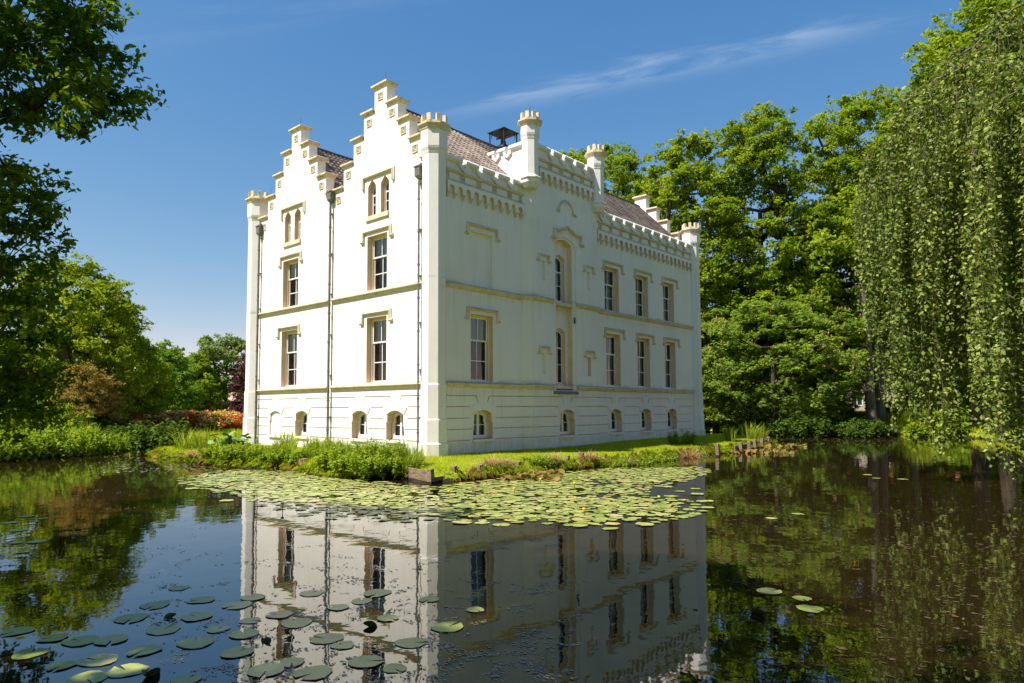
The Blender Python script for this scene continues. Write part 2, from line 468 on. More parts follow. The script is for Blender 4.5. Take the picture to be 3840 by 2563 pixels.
class MB:
    """collects polygons; build() links them as one mesh object"""
    def __init__(self):
        self.v, self.f, self.m = [], [], []

    def add(self, vs, fs, mi=0):
        k = len(self.v)
        self.v += [tuple(p) for p in vs]
        self.f += [tuple(i + k for i in f) for f in fs]
        self.m += [mi] * len(fs)

    def box(self, lo, hi, mi=0):
        (x0, y0, z0), (x1, y1, z1) = lo, hi
        self.add([(x0, y0, z0), (x1, y0, z0), (x1, y1, z0), (x0, y1, z0), (x0, y0, z1), (x1, y0, z1), (x1, y1, z1), (x0, y1, z1)],
                 [(0, 3, 2, 1), (4, 5, 6, 7), (0, 1, 5, 4), (1, 2, 6, 5), (2, 3, 7, 6), (3, 0, 4, 7)], mi)

    def loft(self, rings, mi=0, cap=True, close=True):
        n = len(rings[0])
        vs = [p for r in rings for p in r]
        fs = []
        for i in range(len(rings) - 1):
            for j in range(n if close else n - 1):
                a, b_ = i * n + j, i * n + (j + 1) % n
                fs.append((a, b_, b_ + n, a + n))
        if cap:
            fs.append(tuple(range(n - 1, -1, -1)))
            fs.append(tuple(range((len(rings) - 1) * n, len(rings) * n)))
        self.add(vs, fs, mi)

    def tube(self, pts, rad, n=6, mi=0):
        pts = [Vector(p) for p in pts]
        rings = []
        for i, p in enumerate(pts):
            d = (pts[min(i + 1, len(pts) - 1)] - pts[max(i - 1, 0)]).normalized()
            s = d.cross(Vector((0.31, 0.17, 1)) if abs(d.z) < 0.9 else Vector((1, 0.2, 0.1))).normalized()
            t = d.cross(s)
            r = rad[i] if isinstance(rad, (list, tuple)) else rad
            rings.append([p + (s * math.cos(2 * math.pi * k / n) + t * math.sin(2 * math.pi * k / n)) * r for k in range(n)])
        self.loft(rings, mi)

    def mesh(self, name, mats, smooth=False):
        me = bpy.data.meshes.new(name)
        me.from_pydata(self.v, [], self.f)
        for mm in (mats if isinstance(mats, (list, tuple)) else [mats]):
            me.materials.append(mm)
        if len(set(self.m)) > 1:
            me.polygons.foreach_set('material_index', self.m)
        if smooth:
            me.polygons.foreach_set('use_smooth', [True] * len(me.polygons))
        me.update()
        return me

    def build(self, name, mats, parent=None, loc=None, smooth=False):
        return place(name, self.mesh(name, mats, smooth), parent, loc)


def wloc(o):
    v = Vector((0, 0, 0))
    while o is not None:
        v += o.location
        o = o.parent
    return v


def place(name, me, parent=None, loc=None, rot=None, world=True, scale=None):
    """link mesh data as an object; world=True: loc is a world place even under a (translated) parent"""
    o = bpy.data.objects.new(name, me)
    col.objects.link(o)
    p = Vector(loc) if loc is not None else Vector((0, 0, 0))
    if parent is not None:
        o.parent = parent
        if world:
            p = p - wloc(parent)
    o.location = p
    if rot is not None:
        o.rotation_euler = rot
    if scale is not None:
        o.scale = scale if hasattr(scale, '__len__') else (scale,) * 3
    return o


def array_mesh(name, verts, faces, mats, var=None, smooth=False, mi=None):
    """fast mesh from numpy arrays; faces is (n,k) or a list of such arrays"""
    if not isinstance(faces, list):
        faces = [faces]
    faces = [f for f in faces if len(f)]
    me = bpy.data.meshes.new(name)
    me.vertices.add(len(verts))
    me.vertices.foreach_set('co', np.asarray(verts, np.float32).ravel())
    loops = np.concatenate([f.ravel() for f in faces]).astype(np.int32)
    sizes = np.concatenate([np.full(len(f), f.shape[1]) for f in faces]).astype(np.int32)
    starts = np.concatenate([[0], np.cumsum(sizes)[:-1]]).astype(np.int32)
    me.loops.add(len(loops))
    me.loops.foreach_set('vertex_index', loops)
    me.polygons.add(len(sizes))
    me.polygons.foreach_set('loop_start', starts)
    me.polygons.foreach_set('loop_total', sizes)
    for mm in (mats if isinstance(mats, (list, tuple)) else [mats]):
        me.materials.append(mm)
    if mi is not None:
        me.polygons.foreach_set('material_index', np.asarray(mi, np.int32))
    if smooth:
        me.polygons.foreach_set('use_smooth', np.ones(len(sizes), bool))
    me.update(calc_edges=True)
    if var is not None:
        a = me.attributes.new('var', 'FLOAT', 'POINT')
        a.data.foreach_set('value', np.asarray(var, np.float32))
    return me


def ground_at(dx, dy, z=WATER):
    """point on the level z seen at a pixel of the 2349-wide picture"""
    d = FW + RT * (dx * 1.6347 - 1920) / F_PX - UP * (dy * 1.6347 - 1281.5 - PPY) / F_PX
    t = (z - CAM[2]) / d[2]
    return CAM + d * t


def depth_at(dx, depth, z=0.0):
    """ground place below column dx at a camera depth"""
    p = CAM + FW * depth + RT * (dx * 1.6347 - 1920) / F_PX * depth
    return np.array([p[0], p[1], z])


def z_of(dy, depth):
    return CAM[2] + depth * (FW[2] - UP[2] * (dy * 1.6347 - 1281.5 - PPY) / F_PX)

# ------------------------------------------------------------------ ground and water
POND = np.array([(23, -11), (24.5, -5), (22.5, 3), (19.6, 8.0), (18.9, 13.5), (18.2, 20), (17.5, 26), (15, 36), (11.3, 43), (8.8, 46.3), (3.4, 48.5), (-1, 47), (-10, 44.5),
                 (-20, 40), (-27, 30), (-30, 15), (-28.5, 5), (-25.5, -0.5), (-22.2, -4.3), (-20.8, -7.8), (-20.3, -9.9), (-18, -13.2),
                 (-12, -16), (-4, -17.5), (4, -18.5), (11, -19), (16, -17.5), (19.5, -15.6)], float)
ISLE = np.array([(3.75, -3.6), (4.1, 0), (4.2, 3), (4.1, 7), (3.95, 10), (4.3, 13), (4.5, 18), (4.0, 22), (3.0, 26.6), (-1, 27.5), (-8, 27),
                 (-16, 25), (-19, 18), (-20, 8), (-20.5, 1.5), (-19.6, -2.2), (-18, -3.7), (-14, -4.5), (-10.4, -4.8), (-6, -4.3), (-3.3, -3.95),
                 (-1, -4.3), (0.9, -4.1), (1.5, -3.35), (2.1, -3.05)], float)


def sdist(P, poly):
    """signed distance to a polygon, positive inside"""
    d2 = np.full(len(P), 1e18)
    inside = np.zeros(len(P), bool)
    n = len(poly)
    for i in range(n):
        a, b_ = poly[i], poly[(i + 1) % n]
        e = b_ - a
        w = P - a
        t = np.clip((w @ e) / (e @ e), 0, 1)
        q = w - t[:, None] * e
        d2 = np.minimum(d2, (q ** 2).sum(1))
        c1 = (a[1] <= P[:, 1]) != (b_[1] <= P[:, 1])
        with np.errstate(divide='ignore', invalid='ignore'):
            xi = a[0] + (P[:, 1] - a[1]) / (b_[1] - a[1]) * e[0]
        inside ^= c1 & (P[:, 0] < xi)
    return np.where(inside, 1, -1) * np.sqrt(d2)


def sst(t):
    t = np.clip(t, 0, 1)
    return t * t * (3 - 2 * t)


def vnoise(P, s, seed=0):
    """cheap smooth noise for numpy points"""
    P = np.asarray(P) * s + seed * 13.7
    return (np.sin(P[:, 0] * 1.7 + 1.3 * np.sin(P[:, 1] * 1.1)) * np.cos(P[:, 1] * 1.9 + np.sin(P[:, 0] * 0.7)) * 0.6
            + np.sin(P[:, 0] * 4.1 + P[:, 1] * 3.3) * 0.25 + np.cos(P[:, 0] * 7.7 - P[:, 1] * 6.1) * 0.15)


def height(P):
    P = np.asarray(P, float)[:, :2]
    dp = sdist(P, POND)
    di = sdist(P, ISLE)
    wob = vnoise(P, 1.1) * 0.12
    out = -dp + wob
    top = 0.28 + 0.95 * sst((P[:, 1] - 18) / 22) * sst((P[:, 0] + 30) / 22)
    z_out = WATER + 0.42 * sst(out / 0.6) + (top) * sst(out / 4.5) + vnoise(P, 0.12) * 0.12 * sst(out / 12)
    ii = di + wob * 0.6
    z_isle = WATER + 0.34 * sst(ii / 0.35) + 0.17 * sst(ii / 3.2) + 0.09 * sst((P[:, 1] - 6) / 12) * sst(ii / 2) + vnoise(P, 0.9, 3) * 0.015
    dw = np.minimum(dp, -di)
    z_w = WATER - 0.9 * sst(dw / 2.0)
    return np.where(out > 0, z_out, np.where(ii > 0, z_isle, np.minimum(z_w, WATER - 0.02)))


def spaced(lo, hi, step, far, k):
    a = list(np.arange(lo, hi, step))
    x, s = hi, step
    while x < far:
        a.append(x); s *= k; x += s
    a.append(far)
    x, s = lo, step
    pre = []
    while x > -far:
        s *= k; x -= s; pre.append(max(x, -far))
    return np.array(pre[::-1] + a)


gx, gy = spaced(-30, 26, 0.3, 900, 1.25), spaced(-20, 50, 0.3, 900, 1.25)
GX, GY = np.meshgrid(gx, gy)
GP = np.stack([GX.ravel(), GY.ravel()], 1)
nx, ny = len(gx), len(gy)
idx = np.arange(nx * ny).reshape(ny, nx)
gf = np.stack([idx[:-1, :-1].ravel(), idx[:-1, 1:].ravel(), idx[1:, 1:].ravel(), idx[1:, :-1].ravel()], 1)
ground = place('ground', array_mesh('ground', np.column_stack([GP, height(GP)]), gf, M['ground'], smooth=True))
tag(ground, kind='structure')

wmb = MB()
wmb.add([(-60, -40, WATER), (60, -40, WATER), (60, 60, WATER), (-60, 60, WATER)], [(0, 1, 2, 3)])
tag(wmb.build('water', M['water']), kind='structure')

# ------------------------------------------------------------------ the castle
CASTLE = empty('castle', (-7.2, 11.0, 0.0))
tag(CASTLE, 'white stuccoed castle with crow-stepped gables and battlemented corner turrets on the island', 'castle')


def Lm(a, z, d=0.0):      # gable facade, a runs to the left, d into the wall
    return (-a, d, z)


def Rm(a, z, d=0.0):      # side facade, a runs away, d into the wall
    return (-d, a, z)


RIS = 0.33


def Sm(a, z, d=0.0):      # projecting bay
    return (RIS - d, a, z)


def facade(mb, mp, outer, holes, base=0.0, mi=0):
    """front with real openings; hole = dict(poly, depth, side, back, inner)"""
    loops = [[Vector((a, z, 0)) for a, z in outer]] + [[Vector((a, z, 0)) for a, z in h['poly']] for h in holes]
    flat = [p for l in loops for p in l]
    mb.add([mp(p.x, p.y, base) for p in flat], tessellate_polygon(loops), mi)
    for h in holes:
        p, d = h['poly'], h['depth']
        n = len(p)
        vs = [mp(a, z, base) for a, z in p] + [mp(a, z, base + d) for a, z in p]
        mb.add(vs, [(i, (i + 1) % n, (i + 1) % n + n, i + n) for i in range(n)], h.get('side', 0))
        if 'inner' in h:
            facade(mb, mp, p, h['inner'], base + d, h.get('back', 0))
        elif 'back' in h:
            loop = [Vector((a, z, 0)) for a, z in p]
            mb.add([mp(a, z, base + d) for a, z in p], tessellate_polygon([loop]), h['back'])


def rect(a0, a1, z0, z1):
    return [(a0, z0), (a1, z0), (a1, z1), (a0, z1)]


def lancet_poly(c, w, z0, z1, rise=0.28):
    h = w / 2
    return [(c - h, z0), (c + h, z0), (c + h, z1 - rise), (c + h * 0.55, z1 - rise * 0.48), (c, z1), (c - h * 0.55, z1 - rise * 0.48), (c - h, z1 - rise)]


def arch_pts(c, h, zs, rise, n=8):
    return [(c + h * math.cos(math.pi * k / n), zs + rise * math.sin(math.pi * k / n)) for k in range(n + 1)]


def base_poly(c):          # cellar window opening: wider foot, shoulders, flat arch
    return [(c - 0.6, 0.66), (c + 0.6, 0.66), (c + 0.6, 1.32), (c + 0.52, 1.42)] + \
           [(c + x, z) for x, z in ((0.52, 1.72), (0.36, 1.81), (0.18, 1.86), (0, 1.875), (-0.18, 1.86), (-0.36, 1.81), (-0.52, 1.72))] + [(c - 0.52, 1.42)]


GZ = (2.473, 2.02, 1.55, 1.10, 0.643)


def grooves(a0, a1, centers, keys=True):
    """rustication joints between cellar windows"""
    hs = []
    ex = (0.37, 0.81, 0.81, 0.64, 0.76)
    for gi, z in enumerate(GZ):
        cuts = [a0] + [v for c in centers for v in (c - ex[gi], c + ex[gi])] + [a1]
        for k in range(0, len(cuts), 2):
            s, e = cuts[k], cuts[k + 1]
            if e - s < 0.12:
                continue
            h = 0.019
            if gi == 0:
                p = []
                p += [(s, z + h), (e, z + h)]
                if e < a1 - 1e-6:
                    p += [(e + 0.10, 2.215), (e + 0.065, 2.215), (e - 0.03, z - h)]
                else:
                    p += [(e, z - h)]
                if s > a0 + 1e-6:
                    p += [(s + 0.03, z - h), (s - 0.065, 2.215), (s - 0.10, 2.215)]
                else:
                    p += [(s, z - h)]
                hs.append(dict(poly=p, depth=0.04, side=1, back=1))
            else:
                hs.append(dict(poly=rect(s, e, z - h, z + h), depth=0.04, side=1, back=1))
    return hs


WIN = []      # (map, kind, center, width, z0, z1, depth of the frame)
REV = 0.27


def sash_hole(mp, c, w, z0, z1):
    WIN.append((mp, 'sash', c, w, z0, z1, REV))
    return dict(poly=rect(c - w / 2, c + w / 2, z0, z1), depth=REV, side=2)


def lancet_hole(mp, c, w, z0, z1, rise=0.28, d=0.22, base=0.0):
    WIN.append((mp, 'lancet', c, w, z0, z1, base + d))
    return dict(poly=lancet_poly(c, w, z0, z1, rise), depth=d, side=2)


def base_hole(mp, c, blind=False):
    if blind:
        return dict(poly=base_poly(c), depth=0.06, side=1, back=0)
    WIN.append((mp, 'cellar', c, 1.2, 0.66, 1.875, 0.33))
    return dict(poly=base_poly(c), depth=0.33, side=2)


wall = MB()
G1, G2 = 3.57, 10.52
HW = (0.43, 1.20, 1.97, 2.74)
ZT = (16.07, 15.07, 14.07, 13.07)
prof = []
for c in (G1, G2):
    for k in (3, 2, 1, 0):
        prof += [(c - HW[k], ZT[k] - 1.0), (c - HW[k], ZT[k])]
    for k in (0, 1, 2, 3):
        prof += [(c + HW[k], ZT[k]), (c + HW[k], ZT[k] - 1.0)]
outer = [(0.0, -0.6), (0.0, 12.07)] + prof + [(14.5, 12.07), (14.5, -0.6)]
LBASE = (2.41, 4.89, 9.61, 12.08)
holes = [sash_hole(Lm, 3.74, 1.40, 7.12, 9.53), sash_hole(Lm, 3.74, 1.40, 3.08, 5.92),
         sash_hole(Lm, 10.87, 1.46, 7.12, 9.50), sash_hole(Lm, 10.89, 1.48, 3.08, 5.90)]
for c in (4.14, 3.22, 11.22, 10.28):
    holes.append(lancet_hole(Lm, c, 0.57, 10.42, 12.05))
holes += [base_hole(Lm, c, c == 12.08) for c in LBASE]
holes += grooves(0.55, 14.04, LBASE)
facade(wall, Lm, outer, holes)
gab = [(0.5, 11.6)] + [p for p in outer[1:-1] if 0.5 < p[0] < 14.1] + [(14.1, 12.07), (14.1, 11.6)]
n = len(gab)
wall.add([Lm(a, z, 0.0) for a, z in gab] + [Lm(a, z, 0.46) for a, z in gab], [(i, i + 1, i + 1 + n, i + n) for i in range(n - 1)])
wall.add([Lm(a, z, 0.46) for a, z in gab], tessellate_polygon([[Vector((a, z, 0)) for a, z in gab]]))

# side facade, near field
NB = (2.73,)
facade(wall, Rm, [(0.0, -0.6), (5.27, -0.6), (5.27, 12.13), (0.0, 12.13)],
       [sash_hole(Rm, 2.69, 1.34, 3.08, 5.90), dict(poly=rect(2.02, 3.35, 7.12, 9.43), depth=0.15, side=0, back=0), base_hole(Rm, 2.73)]
       + grooves(0.5, 5.255, NB))
# far field
FB = (12.83, 15.9, 18.88)
hs = []
for c1, c2, w in ((12.70, 12.63, 1.36), (15.79, 15.71, 1.34), (18.83, 18.76, 1.30)):
    hs += [sash_hole(Rm, c1, w, 3.08, 5.88), sash_hole(Rm, c2, w, 7.12, 9.46)]
facade(wall, Rm, [(11.16, -0.6), (22.1, -0.6), (22.1, 12.13), (11.16, 12.13)], hs + [base_hole(Rm, c) for c in FB] + grooves(11.175, 21.6, FB))
# projecting bay with its tall niche
niche = [(7.40, 2.78), (8.70, 2.78), (8.70, 9.86), (8.48, 10.0), (8.05, 10.09), (7.62, 10.0), (7.40, 9.86)]
inner = [lancet_hole(Sm, 8.05, 0.86, 7.04, 9.42, 0.2, 0.14, 0.34), lancet_hole(Sm, 8.05, 0.86, 3.06, 5.83, 0.2, 0.14, 0.34)]
band_ = [(7.12, 2.78), (8.98, 2.78), (8.98, 9.75), (8.80, 10.0), (8.50, 10.14), (8.05, 10.22), (7.60, 10.14), (7.30, 10.0), (7.12, 9.75)]
niche_in = [(a, z + (0.004 if z < 3 else 0)) for a, z in niche]
bay_holes = [dict(poly=band_, depth=0.05, side=0, back=0, inner=[dict(poly=niche_in, depth=0.29, side=2, back=0, inner=inner)]), base_hole(Sm, 8.16)]
for c in (6.42, 10.02):
    bay_holes.append(dict(poly=rect(c - 0.14, c + 0.14, 7.88, 8.80), depth=0.10, side=0, back=0))
    bay_holes.append(dict(poly=rect(c - 0.14, c + 0.14, 3.52, 4.47), depth=0.12, side=2 if c > 8 else 0, back=2 if c > 8 else 0))
bay_holes.append(dict(poly=[(8.22 + 0.40 * math.cos(R(a)), 11.34 + 0.46 * math.sin(R(a))) for a in range(0, 360, 24)], depth=0.03, side=0, back=0))
bay_holes += grooves(5.64, 10.82, (8.16,))
facade(wall, Sm, [(5.60, -0.6), (10.83, -0.6), (10.83, 14.05), (5.60, 14.05)], bay_holes)
for (y0, y1) in ((5.27, 5.60), (11.16, 10.83)):
    for k in range(len(GZ) + 1):
        lo = -0.6 if k == 0 else GZ[::-1][k - 1] + 0.019
        hi = GZ[::-1][k] - 0.019 if k < len(GZ) else 12.6
        wall.add([(0, y0, lo), (RIS, y1, lo), (RIS, y1, hi), (0, y0, hi)], [(0, 1, 2, 3)])
    s = 0.03 if y0 < 8 else -0.03
    wall.add([(-0.03, y0 + s, 0.4), (RIS - 0.03, y1 + s, 0.4), (RIS - 0.03, y1 + s, 2.8), (-0.03, y0 + s, 2.8)], [(0, 1, 2, 3)], 1)
# bay: side parapets running back to the roof, roof terrace, parapet backs
for y0, y1 in ((5.45, 5.75), (10.68, 10.98)):
    wall.box((-3.3, y0, 11.9), (0.30, y1, 14.05))
wall.box((-0.02, 5.76, 13.2), (RIS - 0.01, 10.67, 14.049))
wall.box((-3.4, 5.76, 13.0), (-0.03, 10.67, 13.3), 0)
wall.box((-0.36, 0.5, 11.4), (-0.01, 5.44, 12.128))
wall.box((-0.36, 11.0, 11.4), (-0.01, 21.9, 12.128))
# hidden sides so the place is whole
wall.box((-14.5, 0.5, -0.6), (-14.2, 22.1, 12.0))
wall.box((-14.2, 21.75, -0.6), (-0.02, 22.1, 12.0))
fg = [(a, z) for a, z in outer[1:-1] if 0.2 < a < 14.2]
fg = [(0.2, 11.6)] + fg + [(14.2, 11.6)]
n = len(fg)
wall.add([Lm(a, z, 21.66) for a, z in fg] + [Lm(a, z, 22.11) for a, z in fg], [(i, i + 1, i + 1 + n, i + n) for i in range(n - 1)])
for d in (21.66, 22.11):
    wall.add([Lm(a, z, d) for a, z in fg], tessellate_polygon([[Vector((a, z, 0)) for a, z in fg]]))
wall_o = wall.build('wall', [M['wall'], M['sand'], M['reveal']], CASTLE)

# rooms behind the windows: floors and inner walls keep daylight from passing through
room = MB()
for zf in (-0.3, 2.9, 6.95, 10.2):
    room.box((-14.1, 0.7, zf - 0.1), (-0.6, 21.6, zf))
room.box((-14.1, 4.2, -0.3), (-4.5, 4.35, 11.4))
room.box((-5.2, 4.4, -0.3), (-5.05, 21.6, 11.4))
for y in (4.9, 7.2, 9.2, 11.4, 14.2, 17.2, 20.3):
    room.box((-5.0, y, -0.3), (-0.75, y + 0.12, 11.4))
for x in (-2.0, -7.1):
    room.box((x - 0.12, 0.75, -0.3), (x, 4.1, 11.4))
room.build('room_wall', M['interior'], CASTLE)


# windows
def window(mp, kind, c, w, z0, z1, d):
    f = MB()

    def bar(a0, a1, za, zb, dn, df, mi):
        pts = [mp(a0, za, dn), mp(a1, zb, df)]
        lo = tuple(min(pts[0][i], pts[1][i]) for i in range(3))
        hi = tuple(max(pts[0][i], pts[1][i]) for i in range(3))
        f.box(lo, hi, mi)
    panes = []
    blinds = []
    h = w / 2
    if kind == 'sash':
        t = 0.085
        bar(c - h, c - h + t, z0, z1, d - 0.05, d + 0.1, 1); bar(c + h - t, c + h, z0, z1, d - 0.05, d + 0.1, 1)
        bar(c - h + t, c + h - t, z1 - t, z1, d - 0.05, d + 0.1, 1)
        i0, i1, b0, b1 = c - h + t, c + h - t, z0, z1 - t
        zm = b0 + (b1 - b0) * 0.635
        s = 0.06
        for (za, zb, dd, rows) in ((zm - 0.02, b1, d, 1), (b0, zm + 0.03, d + 0.05, 2)):
            bar(i0, i0 + s, za, zb, dd, dd + 0.045, 0); bar(i1 - s, i1, za, zb, dd, dd + 0.045, 0)
            bar(i0 + s, i1 - s, za, za + (0.09 if rows == 2 else 0.06), dd, dd + 0.045, 0)
            bar(i0 + s, i1 - s, zb - 0.06, zb, dd, dd + 0.045, 0)
            bar(c - 0.018, c + 0.018, za + 0.06, zb - 0.06, dd + 0.005, dd + 0.04, 0)
            pz = [za + 0.06, zb - 0.06]
            if rows == 2:
                mid = (za + zb) / 2
                bar(i0 + s, i1 - s, mid - 0.018, mid + 0.018, dd + 0.006, dd + 0.039, 0)
                pz = [za + 0.09, mid, zb - 0.06]
            for k in range(len(pz) - 1):
                panes += [(i0 + s, c, pz[k], pz[k + 1], dd + 0.022), (c, i1 - s, pz[k], pz[k + 1], dd + 0.022)]
        bar(c - h, c + h, z0 - 0.0, z0 + 0.03, d - 0.09, d + 0.1, 0)
        side = random.choice((0, 1))
        if mp is Lm or c < 6:
            blinds.append((i0, i1, zm + 0.02, b1, d + 0.085))
        else:
            blinds.append((c + 0.12, i1, b0, b1, d + 0.2))
            blinds.append((i0, i0 + 0.14, b0, b1, d + 0.2))
    elif kind == 'lancet':
        t, rise = 0.075, (0.28 if w < 0.7 else 0.2)
        for (tt, dn, df, mi) in ((0.0, d - 0.05, d + 0.09, 1), (0.07, d + 0.0, d + 0.045, 0)):
            o_ = lancet_poly(c, w - 2 * tt, z0 + (tt if tt else 0), z1 - tt * 1.1, rise)
            i_ = lancet_poly(c, w - 2 * tt - 0.14 + (0.05 if tt else 0), z0 + tt + 0.06, z1 - tt * 1.1 - 0.075, rise * 0.9)
            nn = len(o_)
            ring = [mp(a, z, dn) for a, z in o_] + [mp(a, z, dn) for a, z in i_] + [mp(a, z, df) for a, z in i_] + [mp(a, z, df) for a, z in o_]
            fs = []
            for k in range(nn):
                j = (k + 1) % nn
                fs += [(k, j, j + nn, k + nn), (k + nn, j + nn, j + 2 * nn, k + 2 * nn), (k, k + 3 * nn, j + 3 * nn, j)]
            f.add(ring, fs, mi)
        wi = h - 0.07 - 0.045
        zz = [z0 + 0.13, z0 + 0.13 + (z1 - z0 - 0.4) * 0.36, z0 + 0.13 + (z1 - z0 - 0.4) * 0.70]
        bar(c - wi, c + wi, zz[1] - 0.015, zz[1] + 0.015, d + 0.004, d + 0.04, 0)
        bar(c - wi, c + wi, zz[2] - 0.03, zz[2] + 0.03, d + 0.002, d + 0.042, 0)
        panes += [(c - wi, c + wi, zz[0], zz[1], d + 0.022), (c - wi, c + wi, zz[1], zz[2], d + 0.022)]
        top = lancet_poly(c, 2 * wi, zz[2], z1 - 0.16, rise * 0.9)
        panes.append(top)
        if w > 0.7:
            blinds.append((c - wi, c + wi, z0, z1 - 0.4, d + 0.2))
    else:
        q = [(a, z) for a, z in base_poly(c)]
        cx, cz = c, 1.25
        def ins(k): return [(cx + (a - cx) * (1 - k / 0.56), cz + (z - cz) * (1 - k / 0.60)) for a, z in q]
        for (ka, kb, dn, df, mi) in ((0.0, 0.045, d - 0.06, d + 0.08, 1), (0.045, 0.165, d - 0.02, d + 0.05, 0)):
            o_, i_ = ins(ka), ins(kb)
            nn = len(o_)
            ring = [mp(a, z, dn) for a, z in o_] + [mp(a, z, dn) for a, z in i_] + [mp(a, z, df) for a, z in i_]
            fs = []
            for k in range(nn):
                j = (k + 1) % nn
                fs += [(k, j, j + nn, k + nn), (k + nn, j + nn, j + 2 * nn, k + 2 * nn)]
            f.add(ring, fs, mi)
        bar(c - 0.06, c + 0.06, 0.78, 1.73, d - 0.025, d + 0.05, 0)
        for s in (-1, 1):
            bar(min(c + s * 0.045, c + s * 0.43), max(c + s * 0.045, c + s * 0.43), 1.24, 1.27, d + 0.005, d + 0.045, 0)
            a0, a1 = (c - 0.46, c - 0.04) if s < 0 else (c + 0.04, c + 0.46)
            panes += [(a0, a1, 0.76, 1.255, d + 0.024)]
            panes.append([(a0, 1.255), (a1, 1.255), (a1, 1.62 if s > 0 else 1.74), (c + s * 0.2, 1.71), (a0, 1.74 if s > 0 else 1.62)])
        blinds.append((c - 0.5, c + 0.5, 0.6, 1.9, d + 0.12) if mp is Lm else (c + 0.1, c + 0.5, 0.6, 1.9, d + 0.25))
    wo = f.build('window', [M['white'], M['reveal']], CASTLE)
    for p in panes:
        g = MB()
        if isinstance(p, tuple):
            a0, a1, za, zb, dd = p
            t1, t2 = random.uniform(-0.006, 0.006), random.uniform(-0.006, 0.006)
            g.add([mp(a0, za, dd + t1), mp(a1, za, dd - t2), mp(a1, zb, dd - t1), mp(a0, zb, dd + t2)], [(3, 2, 1, 0) if mp is Lm else (0, 1, 2, 3)])
        else:
            g.add([mp(a, z, d + 0.022) for a, z in p], [tuple(range(len(p)))[::-1] if mp is Lm else tuple(range(len(p)))])
        g.build('pane', M['glass'], wo)
    for (a0, a1, za, zb, dd) in blinds:
        g = MB()
        nn = 14
        vs = []
        for k in range(nn + 1):
            a = a0 + (a1 - a0) * k / nn
            dz = 0.02 * math.sin(k * 2.4)
            vs += [mp(a, za, dd + dz), mp(a, zb, dd + dz)]
        g.add(vs, [(2 * k, 2 * k + 2, 2 * k + 3, 2 * k + 1) for k in range(nn)])
        g.build('curtain', M['ochre_cloth'] if (mp is Lm and kind == 'cellar') else M['blind'], wo)


for w_ in WIN:
    window(*w_)


# mouldings
def moulding(name, path, z, prof_, parent=CASTLE, material=None, right=True, ends=True):
    """profile [(out,dz)...] swept along a level path with mitred corners"""
    P = [Vector((x, y)) for x, y in path]
    offs = []
    for i in range(len(P)):
        ns_ = []
        for a, b_ in ((i - 1, i), (i, i + 1)):
            if 0 <= a and b_ < len(P):
                d = (P[b_] - P[a]).normalized()
                ns_.append(Vector((d.y, -d.x)) * (1 if right else -1))
        nv = sum(ns_, Vector((0, 0))).normalized()
        nv /= max(0.3, nv.dot(ns_[0]))
        offs.append(nv)
    mb = MB()
    rings = [[(P[i].x + offs[i].x * o_, P[i].y + offs[i].y * o_, z + dz) for o_, dz in prof_] for i in range(len(P))]
    mb.loft(rings, 0, True, True)
    return mb.build(name, material or M['sand'], parent)


STR = [(-0.02, 0.03), (0.05, 0.02), (0.15, -0.05), (0.15, -0.09), (0.10, -0.12), (0.085, -0.17), (0.05, -0.21), (-0.02, -0.22)]
for z in (3.02, 7.07):
    moulding('string_course', [(-14.04, 0), (-7.3, 0)], z, STR)
    moulding('string_course', [(-7.06, 0), (-0.62, 0)], z, STR)
    moulding('string_course', [(0, 0.56), (0, 5.27), (RIS, 5.60), (RIS, 7.12)], z, STR)
    moulding('string_course', [(RIS, 8.98), (RIS, 10.83), (0, 11.16), (0, 21.72)], z, STR)
# sills inside the niche
for z in (6.98, 3.0):
    mb = MB(); mb.box((RIS - 0.40, 7.405, z - 0.14), (RIS + 0.03, 8.695, z)); mb.build('sill', M['sand'], CASTLE)
mb = MB(); mb.add([(RIS, 7.13, 2.6), (RIS, 8.97, 2.6), (RIS + 0.14, 8.97, 2.64), (RIS + 0.14, 7.13, 2.64), (RIS - 0.06, 7.13, 2.8), (RIS - 0.06, 8.97, 2.8)],
                  [(0, 1, 2, 3), (3, 2, 5, 4), (0, 3, 4), (1, 5, 2)]); mb.build('sill', M['lead'], CASTLE)
MOU = [(-0.02, 0.02), (0.06, 0.01), (0.10, -0.03), (0.10, -0.07), (0.05, -0.12), (-0.02, -0.13)]
for z in (11.77, 11.34):
    moulding('frieze_moulding', [(0, 0.56), (0, 5.36)], z, MOU)
    moulding('frieze_moulding', [(0, 11.1), (0, 21.7)], z, MOU)
for z in (13.62, 13.24):
    moulding('frieze_moulding', [(RIS, 5.75), (RIS, 10.7)], z, MOU)


def hood(mp, pts, width=0.13, proj=0.11, name='hood_mould', z_stop=True):
    """label mould: a bevelled strip along a path lying in the facade"""
    P = [Vector(p) for p in pts]
    mb = MB()
    L_, R_ = [], []
    for i in range(len(P)):
        nn = []
        for a, b_ in ((i - 1, i), (i, i + 1)):
            if 0 <= a and b_ < len(P):
                d = (P[b_] - P[a]).normalized()
                nn.append(Vector((-d.y, d.x)))
        v = sum(nn, Vector((0, 0))).normalized()
        v /= max(0.35, v.dot(nn[0]))
        L_.append(P[i] + v * width * 0.5); R_.append(P[i] - v * width * 0.5)
    rings = []
    for l, r in zip(L_, R_):
        m_ = l.lerp(r, 0.35)
        rings.append([mp(l.x, l.y, 0.01), mp(l.x, l.y, -proj * 0.75), mp(m_.x, m_.y, -proj), mp(l.lerp(r, 0.7).x, l.lerp(r, 0.7).y, -proj * 0.55), mp(r.x, r.y, -proj * 0.45), mp(r.x, r.y, 0.01)])
    mb.loft(rings)
    return mb.build(name, M['sand'], CASTLE)


